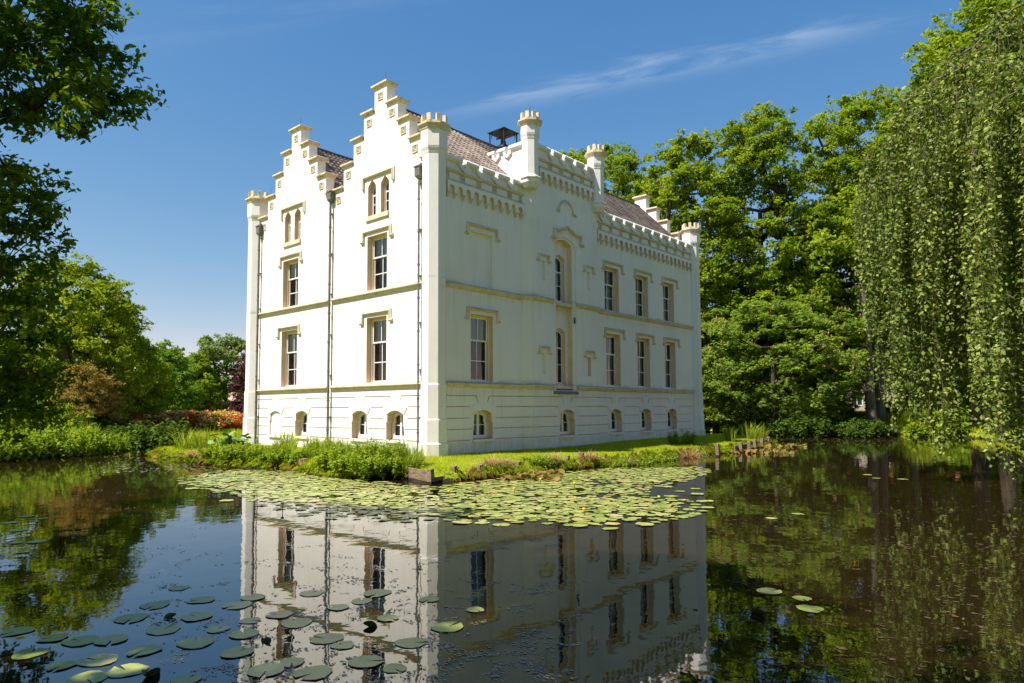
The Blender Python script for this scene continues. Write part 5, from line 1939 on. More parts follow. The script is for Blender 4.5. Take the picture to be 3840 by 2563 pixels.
# left and gable side of the island
rp = random.Random(4)
plants = []
for dx, dy, kind, sc, inw, lab in (
        (335, 1040, 'dark', 1.35, 0.9, 'large rounded dark shrub at the far left tip of the island'),
        (362, 1042, 'dark', 1.05, 1.2, 'smaller dark shrub against the right side of the large rounded one'),
        (392, 1052, 'grass', 1.9, 0.7, 'mound of tall pale grass right of the dark shrubs on the left tip'),
        (425, 1056, 'grass', 1.9, 1.0, 'second mound of tall grass, left of the big-leaved plant'),
        (400, 1050, 'bramble', 1.2, 2.2, 'bramble clump behind the tall grass mounds'),
        (452, 1062, 'dry', 2.2, 0.15, 'withered brown grass hanging over the bank below the big-leaved plant'),
        (512, 1066, 'bramble', 1.25, 0.35, 'bramble below the black floodlight'),
        (545, 1070, 'bramble', 1.25, 0.55, 'bramble right of the floodlight, under the far left turret'),
        (560, 1064, 'grass', 1.7, 1.8, 'tall grass at the foot of the far left turret'),
        (585, 1074, 'nettle', 0.8, 0.7, 'nettles under the bricked-up cellar window'),
        (625, 1076, 'bramble', 1.0, 0.35, 'low bramble between the far turret and the wooden stakes'),
        (640, 1072, 'grass', 1.4, 1.5, 'fountain of thin grass below the first cellar window'),
        (662, 1078, 'bramble', 1.15, 0.45, 'bramble left of the pair of wooden stakes'),
        (690, 1076, 'nettle', 0.9, 0.9, 'nettles behind the pair of wooden stakes'),
        (735, 1083, 'nettle', 1.05, 0.7, 'tall nettles at the foot of the middle downpipe'),
        (760, 1088, 'nettle', 1.15, 0.8, 'tallest nettle clump right of the middle downpipe'),
        (790, 1092, 'bramble', 1.3, 0.35, 'bramble hanging to the water right of the stakes'),
        (815, 1092, 'nettle', 1.2, 0.75, 'nettle clump below the third cellar window'),
        (835, 1098, 'bramble', 1.35, 0.30, 'broad bramble in front of the nettles at the waterline'),
        (858, 1098, 'nettle', 1.05, 0.75, 'nettles just left of the last cellar window'),
        (872, 1100, 'bramble', 1.25, 0.35, 'bramble beside the strap-leaved tuft'),
        (893, 1100, 'nettle', 0.85, 0.7, 'nettles below the last cellar window'),
        (925, 1100, 'grass', 1.35, 0.30, 'strap-leaved grass tuft left of the wooden corner boards'),
        (945, 1098, 'grass', 0.95, 0.5, 'small grass tuft touching the wooden corner boards')):
    p = bank(dx, dy, inw)
    me, nm, kname, cat = {'dark': (DARKB, ('stems', 'foliage'), 'dark_shrub', 'shrub'), 'grass': (GRASST, ('blades',), 'grass_tuft', 'grass tuft'),
                          'bramble': (BRAM, ('stems', 'foliage'), 'bramble', 'bramble'), 'dry': (DRY, ('blades',), 'dry_grass_tuft', 'grass tuft'),
                          'nettle': (NETTLE, ('stems', 'foliage'), 'nettle_clump', 'nettles')}[kind]
    m_ = me[rp.randrange(2)]
    put_plant(kname, lab, cat, 'plants on the gable side of the bank', p, m_ if isinstance(m_, tuple) else (m_,), rp.random() * 6, (sc, sc, sc * rp.choice((0.6, 0.8, 1.0, 1.25))), 0.0, nm)

for k in range(16):
    p = bank(560 + k * 25 + rp.uniform(-8, 8), 1070 + k * 1.9, rp.uniform(0.3, 2.2))
    put_plant('grass_tuft', 'thin tall grass growing among the brambles and nettles below the gable wall', 'grass tuft', 'thin grass below the gable wall', p, (GRASST[k % 2],), rp.random() * 6, (0.9, 0.9, rp.uniform(0.8, 1.6)), 0, ('blades',))

# butterbur: big rounded leaves on stalks, each leaf a part
r = np.random.default_rng(301)
bp_ = bank(487, 1062, 0.8)
bb = empty('butterbur', (bp_[0], bp_[1], local_z(bp_)))
tag(bb, 'plant with big rounded leaves beside the black floodlight', 'plant')
bl_m = MB()
ring_ = [(0.0, -0.10)] + [(math.sin(R(a)) * 0.30 * (1 + 0.05 * math.sin(a)), -math.cos(R(a)) * 0.34 - 0.02) for a in range(28, 340, 24)]
bl_m.add([(0, 0, -0.05)] + [(x, y, 0.03 * math.sin(9 * x) - 0.18 * (x * x + y * y)) for x, y in ring_], [(0, k + 1, (k + 1) % len(ring_) + 1) for k in range(len(ring_))])
BLEAF = bl_m.mesh('leaf', mat('butterbur_leaf', (0.15, 0.27, 0.035), 0.6, 0.3)[0], True)
for k in range(34):
    a = r.random() * 6.283; q = 0.95 * math.sqrt(r.random()); h = r.uniform(0.25, 0.85)
    lf = place('leaf', BLEAF, bb, (q * math.cos(a), q * math.sin(a), h), (R(r.uniform(-35, 35)), R(r.uniform(-35, 35)), a), world=False, scale=r.uniform(0.4, 0.75))
    st = MB(); st.tube([(q * math.cos(a) * 0.6, q * math.sin(a) * 0.6, -0.05), (q * math.cos(a), q * math.sin(a), h)], 0.011, 4)
    place('stalk', st.mesh('stalk', M['stalk']), bb, world=False)

# floodlight
p = bank(505, 1062, 0.35)
fl = empty('floodlight', (p[0], p[1], local_z(p)), R(-20))
tag(fl, 'small black floodlight on a spike aimed at the castle wall', 'floodlight')
mb = MB(); mb.loft([[(-0.24, -0.05, 0.42), (0.24, -0.05, 0.42), (0.24, -0.05, 0.78), (-0.24, -0.05, 0.78)], [(-0.28, 0.08, 0.38), (0.28, 0.08, 0.38), (0.28, 0.08, 0.82), (-0.28, 0.08, 0.82)]])
place('housing', mb.mesh('housing', M['black']), fl, world=False)
mb = MB(); mb.tube([(0, 0, -0.2), (0, 0, 0.45)], 0.025, 6); place('spike', mb.mesh('spike', M['black']), fl, world=False)

# lawn side of the island
for dx, dy, kind, sc, inw, lab in (
        (1128, 1083, 'dry', 1.25, 0.05, 'first tuft of withered grass hanging from the lawn edge right of the corner boards'),
        (1160, 1080, 'dry', 1.0, 0.05, 'second tuft of withered grass along the lawn edge'),
        (1225, 1074, 'low', 0.9, 0.05, 'leafy weed at the lawn edge below the bay'),
        (1245, 1074, 'low', 1.0, 0.10, 'leafier weed beside it at the lawn edge below the bay'),
        (1268, 1070, 'dry', 1.3, 0.05, 'withered grass tuft right of the leafy weeds'),
        (1348, 1062, 'dry', 1.4, 0.05, 'withered grass tuft beside the two stakes'),
        (1400, 1062, 'low', 0.9, 0.05, 'weed patch on the bank below the first far window'),
        (1425, 1060, 'low', 1.0, 0.05, 'weed patch on the bank left of a brown tuft'),
        (1440, 1058, 'dry', 1.3, 0.05, 'withered brown tuft between two weed patches'),
        (1470, 1058, 'low', 0.95, 0.05, 'weed patch right of the brown tuft on the bank'),
        (1505, 1056, 'low', 1.05, 0.05, 'broad weed patch on the bank below the middle far window'),
        (1530, 1054, 'low', 0.9, 0.05, 'small weed patch on the bank'),
        (1585, 1047, 'dry', 1.9, 0.05, 'wide skirt of withered grass near the far turret'),
        (1615, 1045, 'low', 1.05, 0.25, 'weeds on the bank in front of the far turret'),
        (1604, 1040, 'nettle', 0.85, 0.9, 'young sapling shoots by the foot of the far turret'),
        (1660, 1040, 'low', 1.0, 0.15, 'weeds on the bank beside the lone far stake'),
        (1690, 1030, 'iris', 1.1, 0.6, 'clump of upright iris leaves at the far end of the island'),
        (1712, 1030, 'iris', 1.15, 0.9, 'second clump of iris leaves at the far end of the island'),
        (1745, 1022, 'grass', 1.9, 0.9, 'seeding tall grass above the boards at the far end of the island'),
        (1762, 1020, 'grass', 1.6, 0.7, 'outermost tall grass at the tip of the island')):
    p = bank(dx, dy + (9 if dx < 1480 else 3 if dx < 1600 else 0), inw)
    me, nm, kname, cat = {'dry': (DRY, ('blades',), 'dry_grass_tuft', 'grass tuft'), 'low': (LOWW, ('stems', 'foliage'), 'weed', 'weed'),
                          'nettle': (NETTLE, ('stems', 'foliage'), 'sapling', 'sapling'), 'iris': (IRIS, ('blades',), 'iris_clump', 'iris'),
                          'grass': (GRASST, ('blades',), 'grass_tuft', 'grass tuft')}[kind]
    m_ = me[rp.randrange(2)]
    put_plant(kname, lab, cat, 'plants on the lawn side of the bank', p, m_ if isinstance(m_, tuple) else (m_,), rp.random() * 6, sc, 0.04 if kind == 'dry' else 0.0, nm)

# left bank: reeds and undergrowth
lb = [(x_, 1057 - 0.066 * x_, k_, s_) for x_, k_, s_ in ((-30, 'bramble', 2.2), (5, 'bramble', 2.0), (42, 'nettle', 1.5), (78, 'bramble', 2.1), (110, 'nettle', 1.4), (140, 'bramble', 1.9), (168, 'bramble', 1.6), (220, 'bramble', 1.5), (250, 'bramble', 1.3))] + [(-14, 1040, 'bramble', 2.4), (18, 1038, 'bramble', 2.5), (60, 1036, 'bramble', 2.6), (95, 1036, 'nettle', 1.9), (125, 1034, 'bramble', 2.3), (30, 1020, 'nettle', 2.4), (75, 1018, 'bramble', 3.0),
      (150, 1035, 'iris', 1.3), (172, 1036, 'iris', 1.35), (195, 1036, 'iris', 1.3), (45, 1044, 'iris', 1.3), (215, 1036, 'iris', 1.2), (5, 1047, 'iris', 1.3), (238, 1033, 'dark', 0.9), (262, 1031, 'dark', 0.8), (285, 1029, 'dark', 0.7), (205, 1024, 'dark', 2.2), (160, 1024, 'dark', 2.0)]
names_ = {'bramble': 'undergrowth', 'nettle': 'undergrowth', 'iris': 'reed_clump', 'dark': 'dark_shrub'}
ordn = ('leftmost', 'second', 'third', 'fourth', 'fifth', 'sixth', 'seventh', 'eighth', 'ninth', 'tenth', 'eleventh', 'twelfth', 'thirteenth', 'fourteenth', 'fifteenth', 'sixteenth', 'seventeenth', 'eighteenth')
cnt_ = {}
for dx, dy, kind, sc in sorted(lb):
    me, nm = {'bramble': (BRAM, ('stems', 'foliage')), 'nettle': (NETTLE, ('stems', 'foliage')), 'iris': (IRIS, ('blades',)), 'dark': (DARKB, ('stems', 'foliage'))}[kind]
    p = ground_at(dx, dy)[:2]
    d = p - np.array([0.0, -8.0]); p = p + d / np.linalg.norm(d) * (0.1 if kind == 'iris' else 0.45 if dy > 1040.5 else 0.9)
    m_ = me[rp.randrange(2)]
    kk = names_[kind]
    cnt_[kk] = cnt_.get(kk, 0) + 1
    txt = {'undergrowth': 'sunlit leafy undergrowth clump on the left bank', 'reed_clump': 'bright reed clump at the left bank waterline', 'dark_shrub': 'shaded shrub on the left bank below the bronze tree'}[kk]
    put_plant(kk, f'{txt}, {ordn[cnt_[kk] - 1]} from the left edge'.replace('leftmost from the left edge', 'leftmost of them'), 'plant', 'plants on the left bank', p, m_ if isinstance(m_, tuple) else (m_,), rp.random() * 6, (sc, sc, sc * rp.choice((0.55, 0.8, 1.1, 1.6))), 0.0, nm)

# far bank on the right: shaded undergrowth, sunlit grass mound
cnt_ = 0
for k in range(24):
    dx = 1600 + k * 19 + rp.uniform(-5, 5)
    p = ground_at(dx, 1000 - 6 * math.sin(k * 0.9) if dx > 1790 else 996)[:2]
    if dx < 1790:
        p = depth_at(dx, 66 + rp.uniform(-2, 2))[:2]
    d = p - np.array([2.0, 20.0]); p = p + d / np.linalg.norm(d) * rp.uniform(0.3, 4.0)
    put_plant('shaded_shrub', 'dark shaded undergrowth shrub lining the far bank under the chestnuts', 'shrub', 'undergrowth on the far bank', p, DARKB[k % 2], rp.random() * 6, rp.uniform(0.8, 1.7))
for k in range(9):
    dx = 2003 + k * 14
    p = ground_at(dx, 997)[:2]
    d = p - np.array([2.0, 20.0]); p = p + d / np.linalg.norm(d) * rp.uniform(0.3, 2.0)
    put_plant('grass_tuft', 'tall sunlit grass on the far bank under the beech curtains', 'grass tuft', 'sunlit grass on the far bank', p, (GRASST[k % 2],), rp.random() * 6, rp.uniform(2.2, 3.2), 0, ('blades',))
for k in range(7):
    p = ground_at(2128 + k * 19, 1003)[:2]
    d = p - np.array([2.0, 20.0]); p = p + d / np.linalg.norm(d) * rp.uniform(0.8, 2.6)
    put_plant('cow_parsley', 'pale flowering undergrowth on the far bank behind the beech curtains', 'plant', 'pale plants on the far bank', p, BRAM[k % 2], rp.random() * 6, rp.uniform(2.0, 2.8))

# flower bed beyond the channel: rhododendrons with red and salmon flowers
def rhodo(seed, flower, mix):
    r = np.random.default_rng(seed)
    T = np.array([[r.normal() * 0.75, r.normal() * 0.75, r.uniform(0.35, 1.05)] for _ in range(26)])
    P, N, idx = clump_points(T, np.full(26, 0.36), 90, r, 0.85, 0.5)
    V, Fc = leaf_quads(P, N, r.uniform(0.06, 0.11, len(P)), 0.5, 0.2, r)
    leafs = array_mesh('foliage', V, Fc, M['herb'], var=np.repeat(r.random(len(P)), 4))
    P2, N2, i2 = clump_points(T + np.array([0, 0, 0.08]), np.full(26, 0.40), 70, r, 0.85, 0.8)
    V2, F2 = leaf_quads(P2, N2, r.uniform(0.06, 0.10, len(P2)), 0.9, 0, r)
    fl_ = array_mesh('blossom', V2, F2, M[flower], var=np.repeat(r.random(len(P2)), 4))
    return leafs, fl_


RH = {'orange': [rhodo(401, 'azalea_orange', 1), rhodo(402, 'azalea_orange', 1)], 'red': [rhodo(403, 'azalea_red', 1)]}
k = 0
for row, dep in ((0, 57.0), (1, 59.5), (2, 62.0)):
    for dx in range(262, 562, 15):
        red = (abs(dx - 352) < 14 and row == 0) or (dx > 450 and rp.random() < 0.22) or rp.random() < 0.1
        colr = 'red' if red else 'orange'
        p = depth_at(dx + rp.uniform(-6, 6) + row * 5, dep + rp.uniform(-0.8, 0.8))[:2]
        put_plant('rhododendron', ('red' if red else 'salmon orange') + ' flowering rhododendron in the ' + ('front', 'middle', 'back')[row] + ' row of the flower bed beyond the left channel', 'shrub', ('red' if red else 'salmon') + ' rhododendrons',
                  p, RH[colr][k % len(RH[colr])], rp.random() * 6, rp.uniform(0.85, 1.15), 0.0, ('foliage', 'blossom'))
        k += 1

# clipped copper hedge farther back
hm = array_mesh
r = np.random.default_rng(411)
P = np.stack([r.uniform(-9, 9, 9000), r.uniform(-0.5, 0.5, 9000), r.uniform(0, 1.0, 9000)], 1)
V, Fc = leaf_quads(P, unit(r.normal(size=P.shape) + np.array([0, 0, 0.4])), r.uniform(0.07, 0.12, len(P)), 0.6, 0, r)
M['barberry'] = leaf_mat('barberry_leaf', [(0.15, (0.16, 0.03, 0.03)), (0.5, (0.28, 0.06, 0.05)), (0.85, (0.38, 0.12, 0.08))], 0.2)
p = depth_at(360, 84)
hd = place('hedge', array_mesh('hedge', V, Fc, M['barberry'], var=np.repeat(r.random(len(P)), 4)), None, (p[0], p[1], local_z(p)), (0, 0, YAW * -1))
tag(hd, 'low clipped dark red hedge far behind the flower bed', 'hedge')


# ------------------------------------------------------------------ far houses
def house(name, label, loc, rz, L, W, hw_, hr, wall_m, roof_m, wins, door=None):
    z = local_z(loc)
    e = empty(name, (loc[0], loc[1], z - 0.05), rz)
    tag(e, label, 'house')
    mb = MB()
    mb.box((-L / 2, -W / 2, 0), (L / 2, W / 2, hw_))
    mb.add([(-L / 2, -W / 2, hw_), (-L / 2, W / 2, hw_), (-L / 2, 0, hr), (L / 2, -W / 2, hw_), (L / 2, W / 2, hw_), (L / 2, 0, hr)], [(0, 1, 2), (3, 5, 4)])
    place('wall', mb.mesh('wall', wall_m), e, world=False)
    mb = MB()
    k = (hr - hw_) / (W / 2)
    for s in (-1, 1):
        y0, z0 = s * (W / 2 + 0.4), hw_ - 0.4 * k
        mb.add([(-L / 2 - 0.3, y0, z0), (L / 2 + 0.3, y0, z0), (L / 2 + 0.3, 0, hr + 0.05), (-L / 2 - 0.3, 0, hr + 0.05),
                (-L / 2 - 0.3, y0, z0 + 0.18), (L / 2 + 0.3, y0, z0 + 0.18), (L / 2 + 0.3, 0, hr + 0.25), (-L / 2 - 0.3, 0, hr + 0.25)],
               [(0, 1, 2, 3), (4, 5, 6, 7), (0, 1, 5, 4), (1, 2, 6, 5), (3, 0, 4, 7)])
    ro = place('roof', mb.mesh('roof', roof_m), e, world=False)
    mb = MB(); mb.box((L * 0.3 - 0.35, -0.35, hr - 0.6), (L * 0.3 + 0.35, 0.35, hr + 0.9)); place('chimney', mb.mesh('chimney', wall_m), ro, world=False)
    for (x0, x1, za, zb) in wins:
        mb = MB()
        for (a, b_, c_, d_) in ((x0, x1, za, za + 0.09), (x0, x1, zb - 0.09, zb), (x0, x0 + 0.09, za + 0.09, zb - 0.09), (x1 - 0.09, x1, za + 0.09, zb - 0.09), ((x0 + x1) / 2 - 0.04, (x0 + x1) / 2 + 0.04, za + 0.09, zb - 0.09)):
            mb.box((a, -W / 2 - 0.06, c_), (b_, -W / 2 + 0.02, d_))
        w_ = place('window', mb.mesh('window', M['white']), e, world=False)
        mb = MB(); mb.box((x0 + 0.05, -W / 2 - 0.03, za + 0.05), (x1 - 0.05, -W / 2 - 0.01, zb - 0.05)); place('pane', mb.mesh('pane', M['dark_pane']), w_, world=False)


p = depth_at(1905, 100)
house('brick_house', 'red brick house with orange roof glimpsed between the trunks on the right', p, -YAW * 0 + R(15), 17, 9, 5.2, 9.6, M['brick'], M['orange_roof'],
      [(-7, -5.6, 1.0, 2.6), (-4, -2.6, 1.0, 2.6), (-0.7, 0.7, 1.0, 2.6), (2.6, 4, 1.0, 2.6), (5.6, 7, 1.0, 2.6), (-7, -5.6, 3.4, 4.8), (-3.4, -2, 3.4, 4.8), (2, 3.4, 3.4, 4.8), (5.6, 7, 3.4, 4.8)])
p = depth_at(2262, 92)
house('brick_house', 'low brick outbuilding behind the pale gate pillar at the far right', p, R(10), 12, 7, 3.4, 6.4, M['brick'], M['orange_roof'], [(-4, -2.8, 1, 2.3), (-0.6, 0.6, 1, 2.3), (2.8, 4, 1, 2.3)])
p = depth_at(400, 118)
house('cottage', 'small white cottage with a thatched roof between the trees on the left', p, R(50), 9, 6, 2.4, 5.0, M['white'], M['thatch'], [(-3, -1.8, 0.9, 1.9), (-0.6, 0.6, 0.9, 1.9), (1.8, 3, 0.9, 1.9)])

# gate pillar with ball finial and its wall
p = depth_at(2242, 80)
zp = local_z(p)
gp = empty('gate_pillar', (p[0], p[1], zp - 0.05), R(20))
tag(gp, 'pale pinkish gate pillar with a ball on top behind the beech', 'pillar')
mb = MB(); mb.box((-0.5, -0.5, 0), (0.5, 0.5, 4.0)); mb.box((-0.6, -0.6, 4.002), (0.6, 0.6, 4.25)); place('shaft', mb.mesh('shaft', M['pink_stone']), gp, world=False)
mb = MB(); mb.loft([[(0.42 * math.sin(a) * math.cos(t), 0.42 * math.sin(a) * math.sin(t), 4.62 - 0.42 * math.cos(a)) for t in np.linspace(0, 2 * math.pi, 12, endpoint=False)] for a in np.linspace(0.15, math.pi - 0.05, 8)])
place('ball', mb.mesh('ball', M['pink_stone'], True), gp, world=False)
p2 = depth_at(2215, 81)
mb = MB(); mb.box((-2.4, -0.15, 0), (2.4, 0.15, 2.7)); mb.box((-2.45, -0.2, 2.702), (2.45, 0.2, 2.82))
gw = place('garden_wall', mb.mesh('garden_wall', M['pink_stone']), None, (p2[0] - 0.6, p2[1] - 0.2, local_z(p2) - 0.1), (0, 0, R(28)))
tag(gw, 'low pinkish garden wall running left from the gate pillar', 'wall')

# background trees and shrubs closing the view on the right
for dx, depth, top, me, h0, rz, lab in ((2130, 84, 690, DK, 13.0, 0.3, 'dark tree behind the hanging beech curtains, left of the gate pillar'), (2205, 100, 640, MID[0], 12.0, 1.3, 'fresh green tree far behind the gate pillar'),
                                        (2300, 84, 660, DK, 13.0, 2.3, 'dark tree at the right edge behind the beech'), (2390, 70, 500, DK, 13.0, 3.3, 'dark tree just outside the right edge'),
                                        (1975, 112, 700, DK, 13.0, 4.3, 'dark tree behind the brick house'), (1660, 84, 700, DK, 13.0, 5.3, 'dark tree in the shade behind the far turret'),
                                        (1770, 92, 690, DK, 13.0, 0.9, 'dark tree in the shade behind the chestnuts'), (2240, 60, 880, DK, 13.0, 0.6, 'dark rounded yew left of the gate pillar')):
    p = depth_at(dx, depth)
    put_tree(me, 'park_tree', lab, 'tree', p, rz, (z_of(top, depth) - local_z(p)) / h0, 'background trees on the right')

# ------------------------------------------------------------------ wooden bank edging
def stake(dx, dy, h, w_, lab, lean=0.0, loc=None, rz=0.2):
    p = ground_at(dx, dy) if loc is None else np.array(loc)
    e = MB()
    h0 = WATER - 0.5
    r_ = random.Random(int(dx * 7 + dy))
    a = w_ / 2
    e.loft([[(-a, -a, -0.5), (a, -a, -0.5), (a, a, -0.5), (-a, a, -0.5)], [(-a, -a, h * 0.6), (a, -a, h * 0.6), (a, a, h * 0.6), (-a, a, h * 0.6)],
            [(-a * 0.92 + lean, -a * 0.9, h), (a * 0.9 + lean, -a, h - 0.02), (a + lean, a * 0.9, h + 0.01), (-a + lean, a, h)]])
    o = place('stake', e.mesh('stake', M['wood']), None, (p[0], p[1], WATER), (r_.uniform(-0.05, 0.05), r_.uniform(-0.05, 0.05), rz + r_.uniform(-.2, .2)))
    tag(o, lab, 'stake', 'wooden stakes along the bank')


for dx, dy, h, lab in ((691, 1081, 0.46, 'left stake of the weathered pair among the nettles'), (699, 1081, 0.48, 'right stake of the weathered pair among the nettles'),
                       (1042, 1102, 0.46, 'stake standing right of the wooden corner boards'), (1100, 1096, 0.44, 'second stake along the lawn edge from the corner boards'),
                       (1189, 1089, 0.46, 'third stake along the lawn edge, beside a withered tuft'), (1300, 1075, 0.50, 'left one of two stakes standing free below the bay'),
                       (1333, 1071, 0.56, 'taller right one of two stakes standing free below the bay'), (1647, 1048, 0.62, 'lone thin stake in the water near the far turret'),
                       (1700, 1038, 0.50, 'leftmost of the pale stakes holding the boards at the island tip'), (1718, 1035, 0.54, 'second pale stake at the island tip'),
                       (1733, 1031, 0.56, 'third pale stake at the island tip'), (1748, 1027, 0.54, 'fourth pale stake at the island tip'), (1763, 1022, 0.52, 'last pale stake at the island tip')):
    stake(dx, dy, h, 0.17, lab)


def board(q0, q1, z0, z1, t, lab, kindname='edge_board'):
    q0, q1 = np.array(q0), np.array(q1)
    d = q1 - q0; L = np.linalg.norm(d)
    mb = MB()
    n_ = 6
    rings = []
    for k in range(n_ + 1):
        x = L * k / n_
        w_ = 0.006 * math.sin(k * 2.3)
        rings.append([(x, w_, z0), (x, w_ + t, z0), (x, w_ + t, z1 + 0.005 * math.sin(k * 1.7)), (x, w_, z1 + 0.006 * math.cos(k * 2.1))])
    mb.loft(rings)
    o = place(kindname, mb.mesh(kindname, M['wood']), None, (q0[0], q0[1], 0), (0, 0, math.atan2(d[1], d[0])))
    tag(o, lab, 'board', 'boards edging the bank')


cA = ground_at(985, 1111)[:2]; cB = ground_at(930, 1099)[:2]
board(cB + np.array([0, -0.06]), cA + np.array([0, -0.06]), WATER - 0.3, WATER + 0.24, 0.06, 'lower weathered board at the front corner of the bank')
board(cB + np.array([0.02, -0.05]), cA + np.array([0.02, -0.05]), WATER + 0.25, WATER + 0.41, 0.06, 'upper weathered board at the front corner of the bank')
stake(986, 1107, 0.47, 0.16, 'square post where the corner boards meet', loc=(cA[0] + 0.08, cA[1] + 0.0, 0), rz=0.0)
stake(932, 1096, 0.45, 0.14, 'post at the left end of the corner boards', loc=(cB[0], cB[1] + 0.06, 0), rz=0.3)
cD = ground_at(1042, 1102)[:2]
board(cA + np.array([0.12, 0.1]), cD + np.array([-0.06, 0]), WATER - 0.3, WATER + 0.20, 0.05, 'low board running along the lawn edge to the first stake')
t0, t1 = ground_at(1690, 1040)[:2], ground_at(1768, 1021)[:2]
board(t0 + np.array([-0.1, 0.05]), t1 + np.array([-0.1, 0.05]), WATER - 0.3, WATER + 0.36, 0.05, 'long board behind the pale stakes at the island tip')

# ------------------------------------------------------------------ grass on the island (uncountable)
r = np.random.default_rng(501)
NB_ = 260000
Q = np.stack([r.uniform(-20.5, 4.8, NB_), r.uniform(-5, 27.5, NB_)], 1)
di = sdist(Q, ISLE)
keep = (di > -0.02) & ~((Q[:, 0] > -15.2) & (Q[:, 0] < 0.0) & (Q[:, 1] > 0.0) & (Q[:, 1] < 22.6)) & ~((Q[:, 0] < -1) & (Q[:, 1] > 0.5))
Q, di = Q[keep], di[keep]
n_ = len(Q)
zz = height(Q)
edge = np.exp(-np.maximum(di, 0) / 0.35)
leftside = (Q[:, 1] < -0.6) & (Q[:, 0] < 1.5)
hgt = r.uniform(0.035, 0.085, n_) * (1 + 1.6 * edge) * np.where(leftside, 1.9, 1.0) * (1 + 0.5 * np.maximum(0, vnoise(Q, 0.8, 5)))
a = r.random(n_) * 6.283
w_ = r.uniform(0.008, 0.016, n_)
lean = r.normal(scale=0.4, size=(n_, 2)) * hgt[:, None]
B = np.column_stack([Q, zz - 0.01])
sd = np.stack([np.cos(a) * w_, np.sin(a) * w_, np.zeros(n_)], 1)
T = B + np.column_stack([lean, hgt])
V = np.stack([B - sd, B + sd, T], 1).reshape(-1, 3)
var = np.clip(0.35 + 0.35 * vnoise(Q, 0.7, 1) + 0.45 * (r.random(n_) - 0.3), 0, 1)
g_o = place('grass', array_mesh('grass', V, np.arange(3 * n_).reshape(n_, 3), M['blade'], var=np.repeat(var, 3)))
tag(g_o, 'short sunlit lawn grass on the island around the castle', 'grass', kind='stuff')
# fringe hanging over the edge
NF = 60000
Q = np.stack([r.uniform(-20.8, 5.0, NF), r.uniform(-5.2, 27.8, NF)], 1)
Q = Q[np.abs(sdist(Q, ISLE) - 0.10) < 0.16]
Q = np.concatenate([Q + r.normal(scale=0.05, size=Q.shape) for _ in range(4)])
Q = Q[~((Q[:, 0] < -1) & (Q[:, 1] > 1)) & ~((Q[:, 0] > 1.7) & (Q[:, 1] < -2.3))]
e_ = 0.03
gr_ = np.stack([sdist(Q + [e_, 0], ISLE) - sdist(Q - [e_, 0], ISLE), sdist(Q + [0, e_], ISLE) - sdist(Q - [0, e_], ISLE)], 1) / (2 * e_)
outw = -unit(gr_) + r.normal(scale=0.35, size=gr_.shape)
n_ = len(Q)
L_ = r.uniform(0.10, 0.30, n_)
B = np.column_stack([Q, np.maximum(height(Q), WATER + 0.12) - 0.02])
Mid = B + np.column_stack([outw * (L_ * 0.45)[:, None], L_ * r.uniform(0.25, 0.75, n_)])
Tip = Mid + np.column_stack([outw * (L_ * 0.4)[:, None], -L_ * r.uniform(0.1, 0.9, n_)])
Tip[:, 2] = np.maximum(Tip[:, 2], WATER + 0.005)
sd = np.stack([-outw[:, 1], outw[:, 0], np.zeros(n_)], 1) * 0.006
V = np.stack([B - sd, B + sd, Mid + sd, Tip, Mid - sd], 1).reshape(-1, 3)
dry_ = (vnoise(Q, 0.9, 7) + r.normal(scale=0.25, size=n_) > 0.45)
k5 = np.arange(5 * n_).reshape(n_, 5)
g_o = place('edge_grass', array_mesh('edge_grass', V, k5, [M['reed'], M['dry']], var=np.repeat(np.clip(r.normal(0.4, 0.2, n_), 0, 1), 5), mi=dry_.astype(int)))
tag(g_o, 'grass hanging over the bank edge of the island', 'grass', kind='stuff')
# rougher grass on the other banks
NB_ = 120000
Q = np.concatenate([np.stack([r.uniform(-32, -19, NB_ // 2), r.uniform(-13, 14, NB_ // 2)], 1), np.stack([r.uniform(-8, 17, NB_ // 2), r.uniform(38, 64, NB_ // 2)], 1)])
dp = -sdist(Q, POND)
Q = Q[(dp > 0.0) & (dp < 11)]
n_ = len(Q)
B = np.column_stack([Q, height(Q) - 0.02])
hgt = r.uniform(0.15, 0.42, n_)
a = r.random(n_) * 6.283
sd = np.stack([np.cos(a), np.sin(a), np.zeros(n_)], 1) * 0.022
T = B + np.column_stack([r.normal(scale=0.3, size=(n_, 2)) * hgt[:, None], hgt])
V = np.stack([B - sd, B + sd, T], 1).reshape(-1, 3)
g_o = place('bank_grass', array_mesh('bank_grass', V, np.arange(3 * n_).reshape(n_, 3), M['blade'], var=np.repeat(r.random(n_), 3)))
tag(g_o, 'rough uncut grass on the outer banks of the pond', 'grass', kind='stuff')


# ------------------------------------------------------------------ water lilies
def pad_outline(seed, n_=14):
    r = np.random.default_rng(seed)
    pts = []
    for k in range(n_):
        a = R(8) + (2 * math.pi - R(16)) * k / (n_ - 1)
        rr = 1 + 0.05 * math.sin(3 * a + seed) + r.normal() * 0.035
        pts.append((rr * math.cos(a), rr * math.sin(a) * 0.92, 0.02 + 0.025 * math.sin(5 * a + seed * 2)))
    return [(0.06, 0, 0.0)] + pts


def pad_mesh(seed):
    p = pad_outline(seed)
    inner = [(x * 0.55, y * 0.55, 0.004) for x, y, z in p[1:]]
    k = len(inner)
    vs = [p[0]] + inner + p[1:]
    fs = [(0, i + 1, i + 2) for i in range(k - 1)] + [(i + 1, i + 1 + k, i + 2 + k, i + 2) for i in range(k - 1)]
    return np.array(vs), fs


PADS = []
for sd_ in range(6):
    vs, fs = pad_mesh(sd_)
    mb = MB(); mb.add(vs, fs)
    PADS.append((mb.mesh('lily_pad', M['pad'], True), vs, fs))

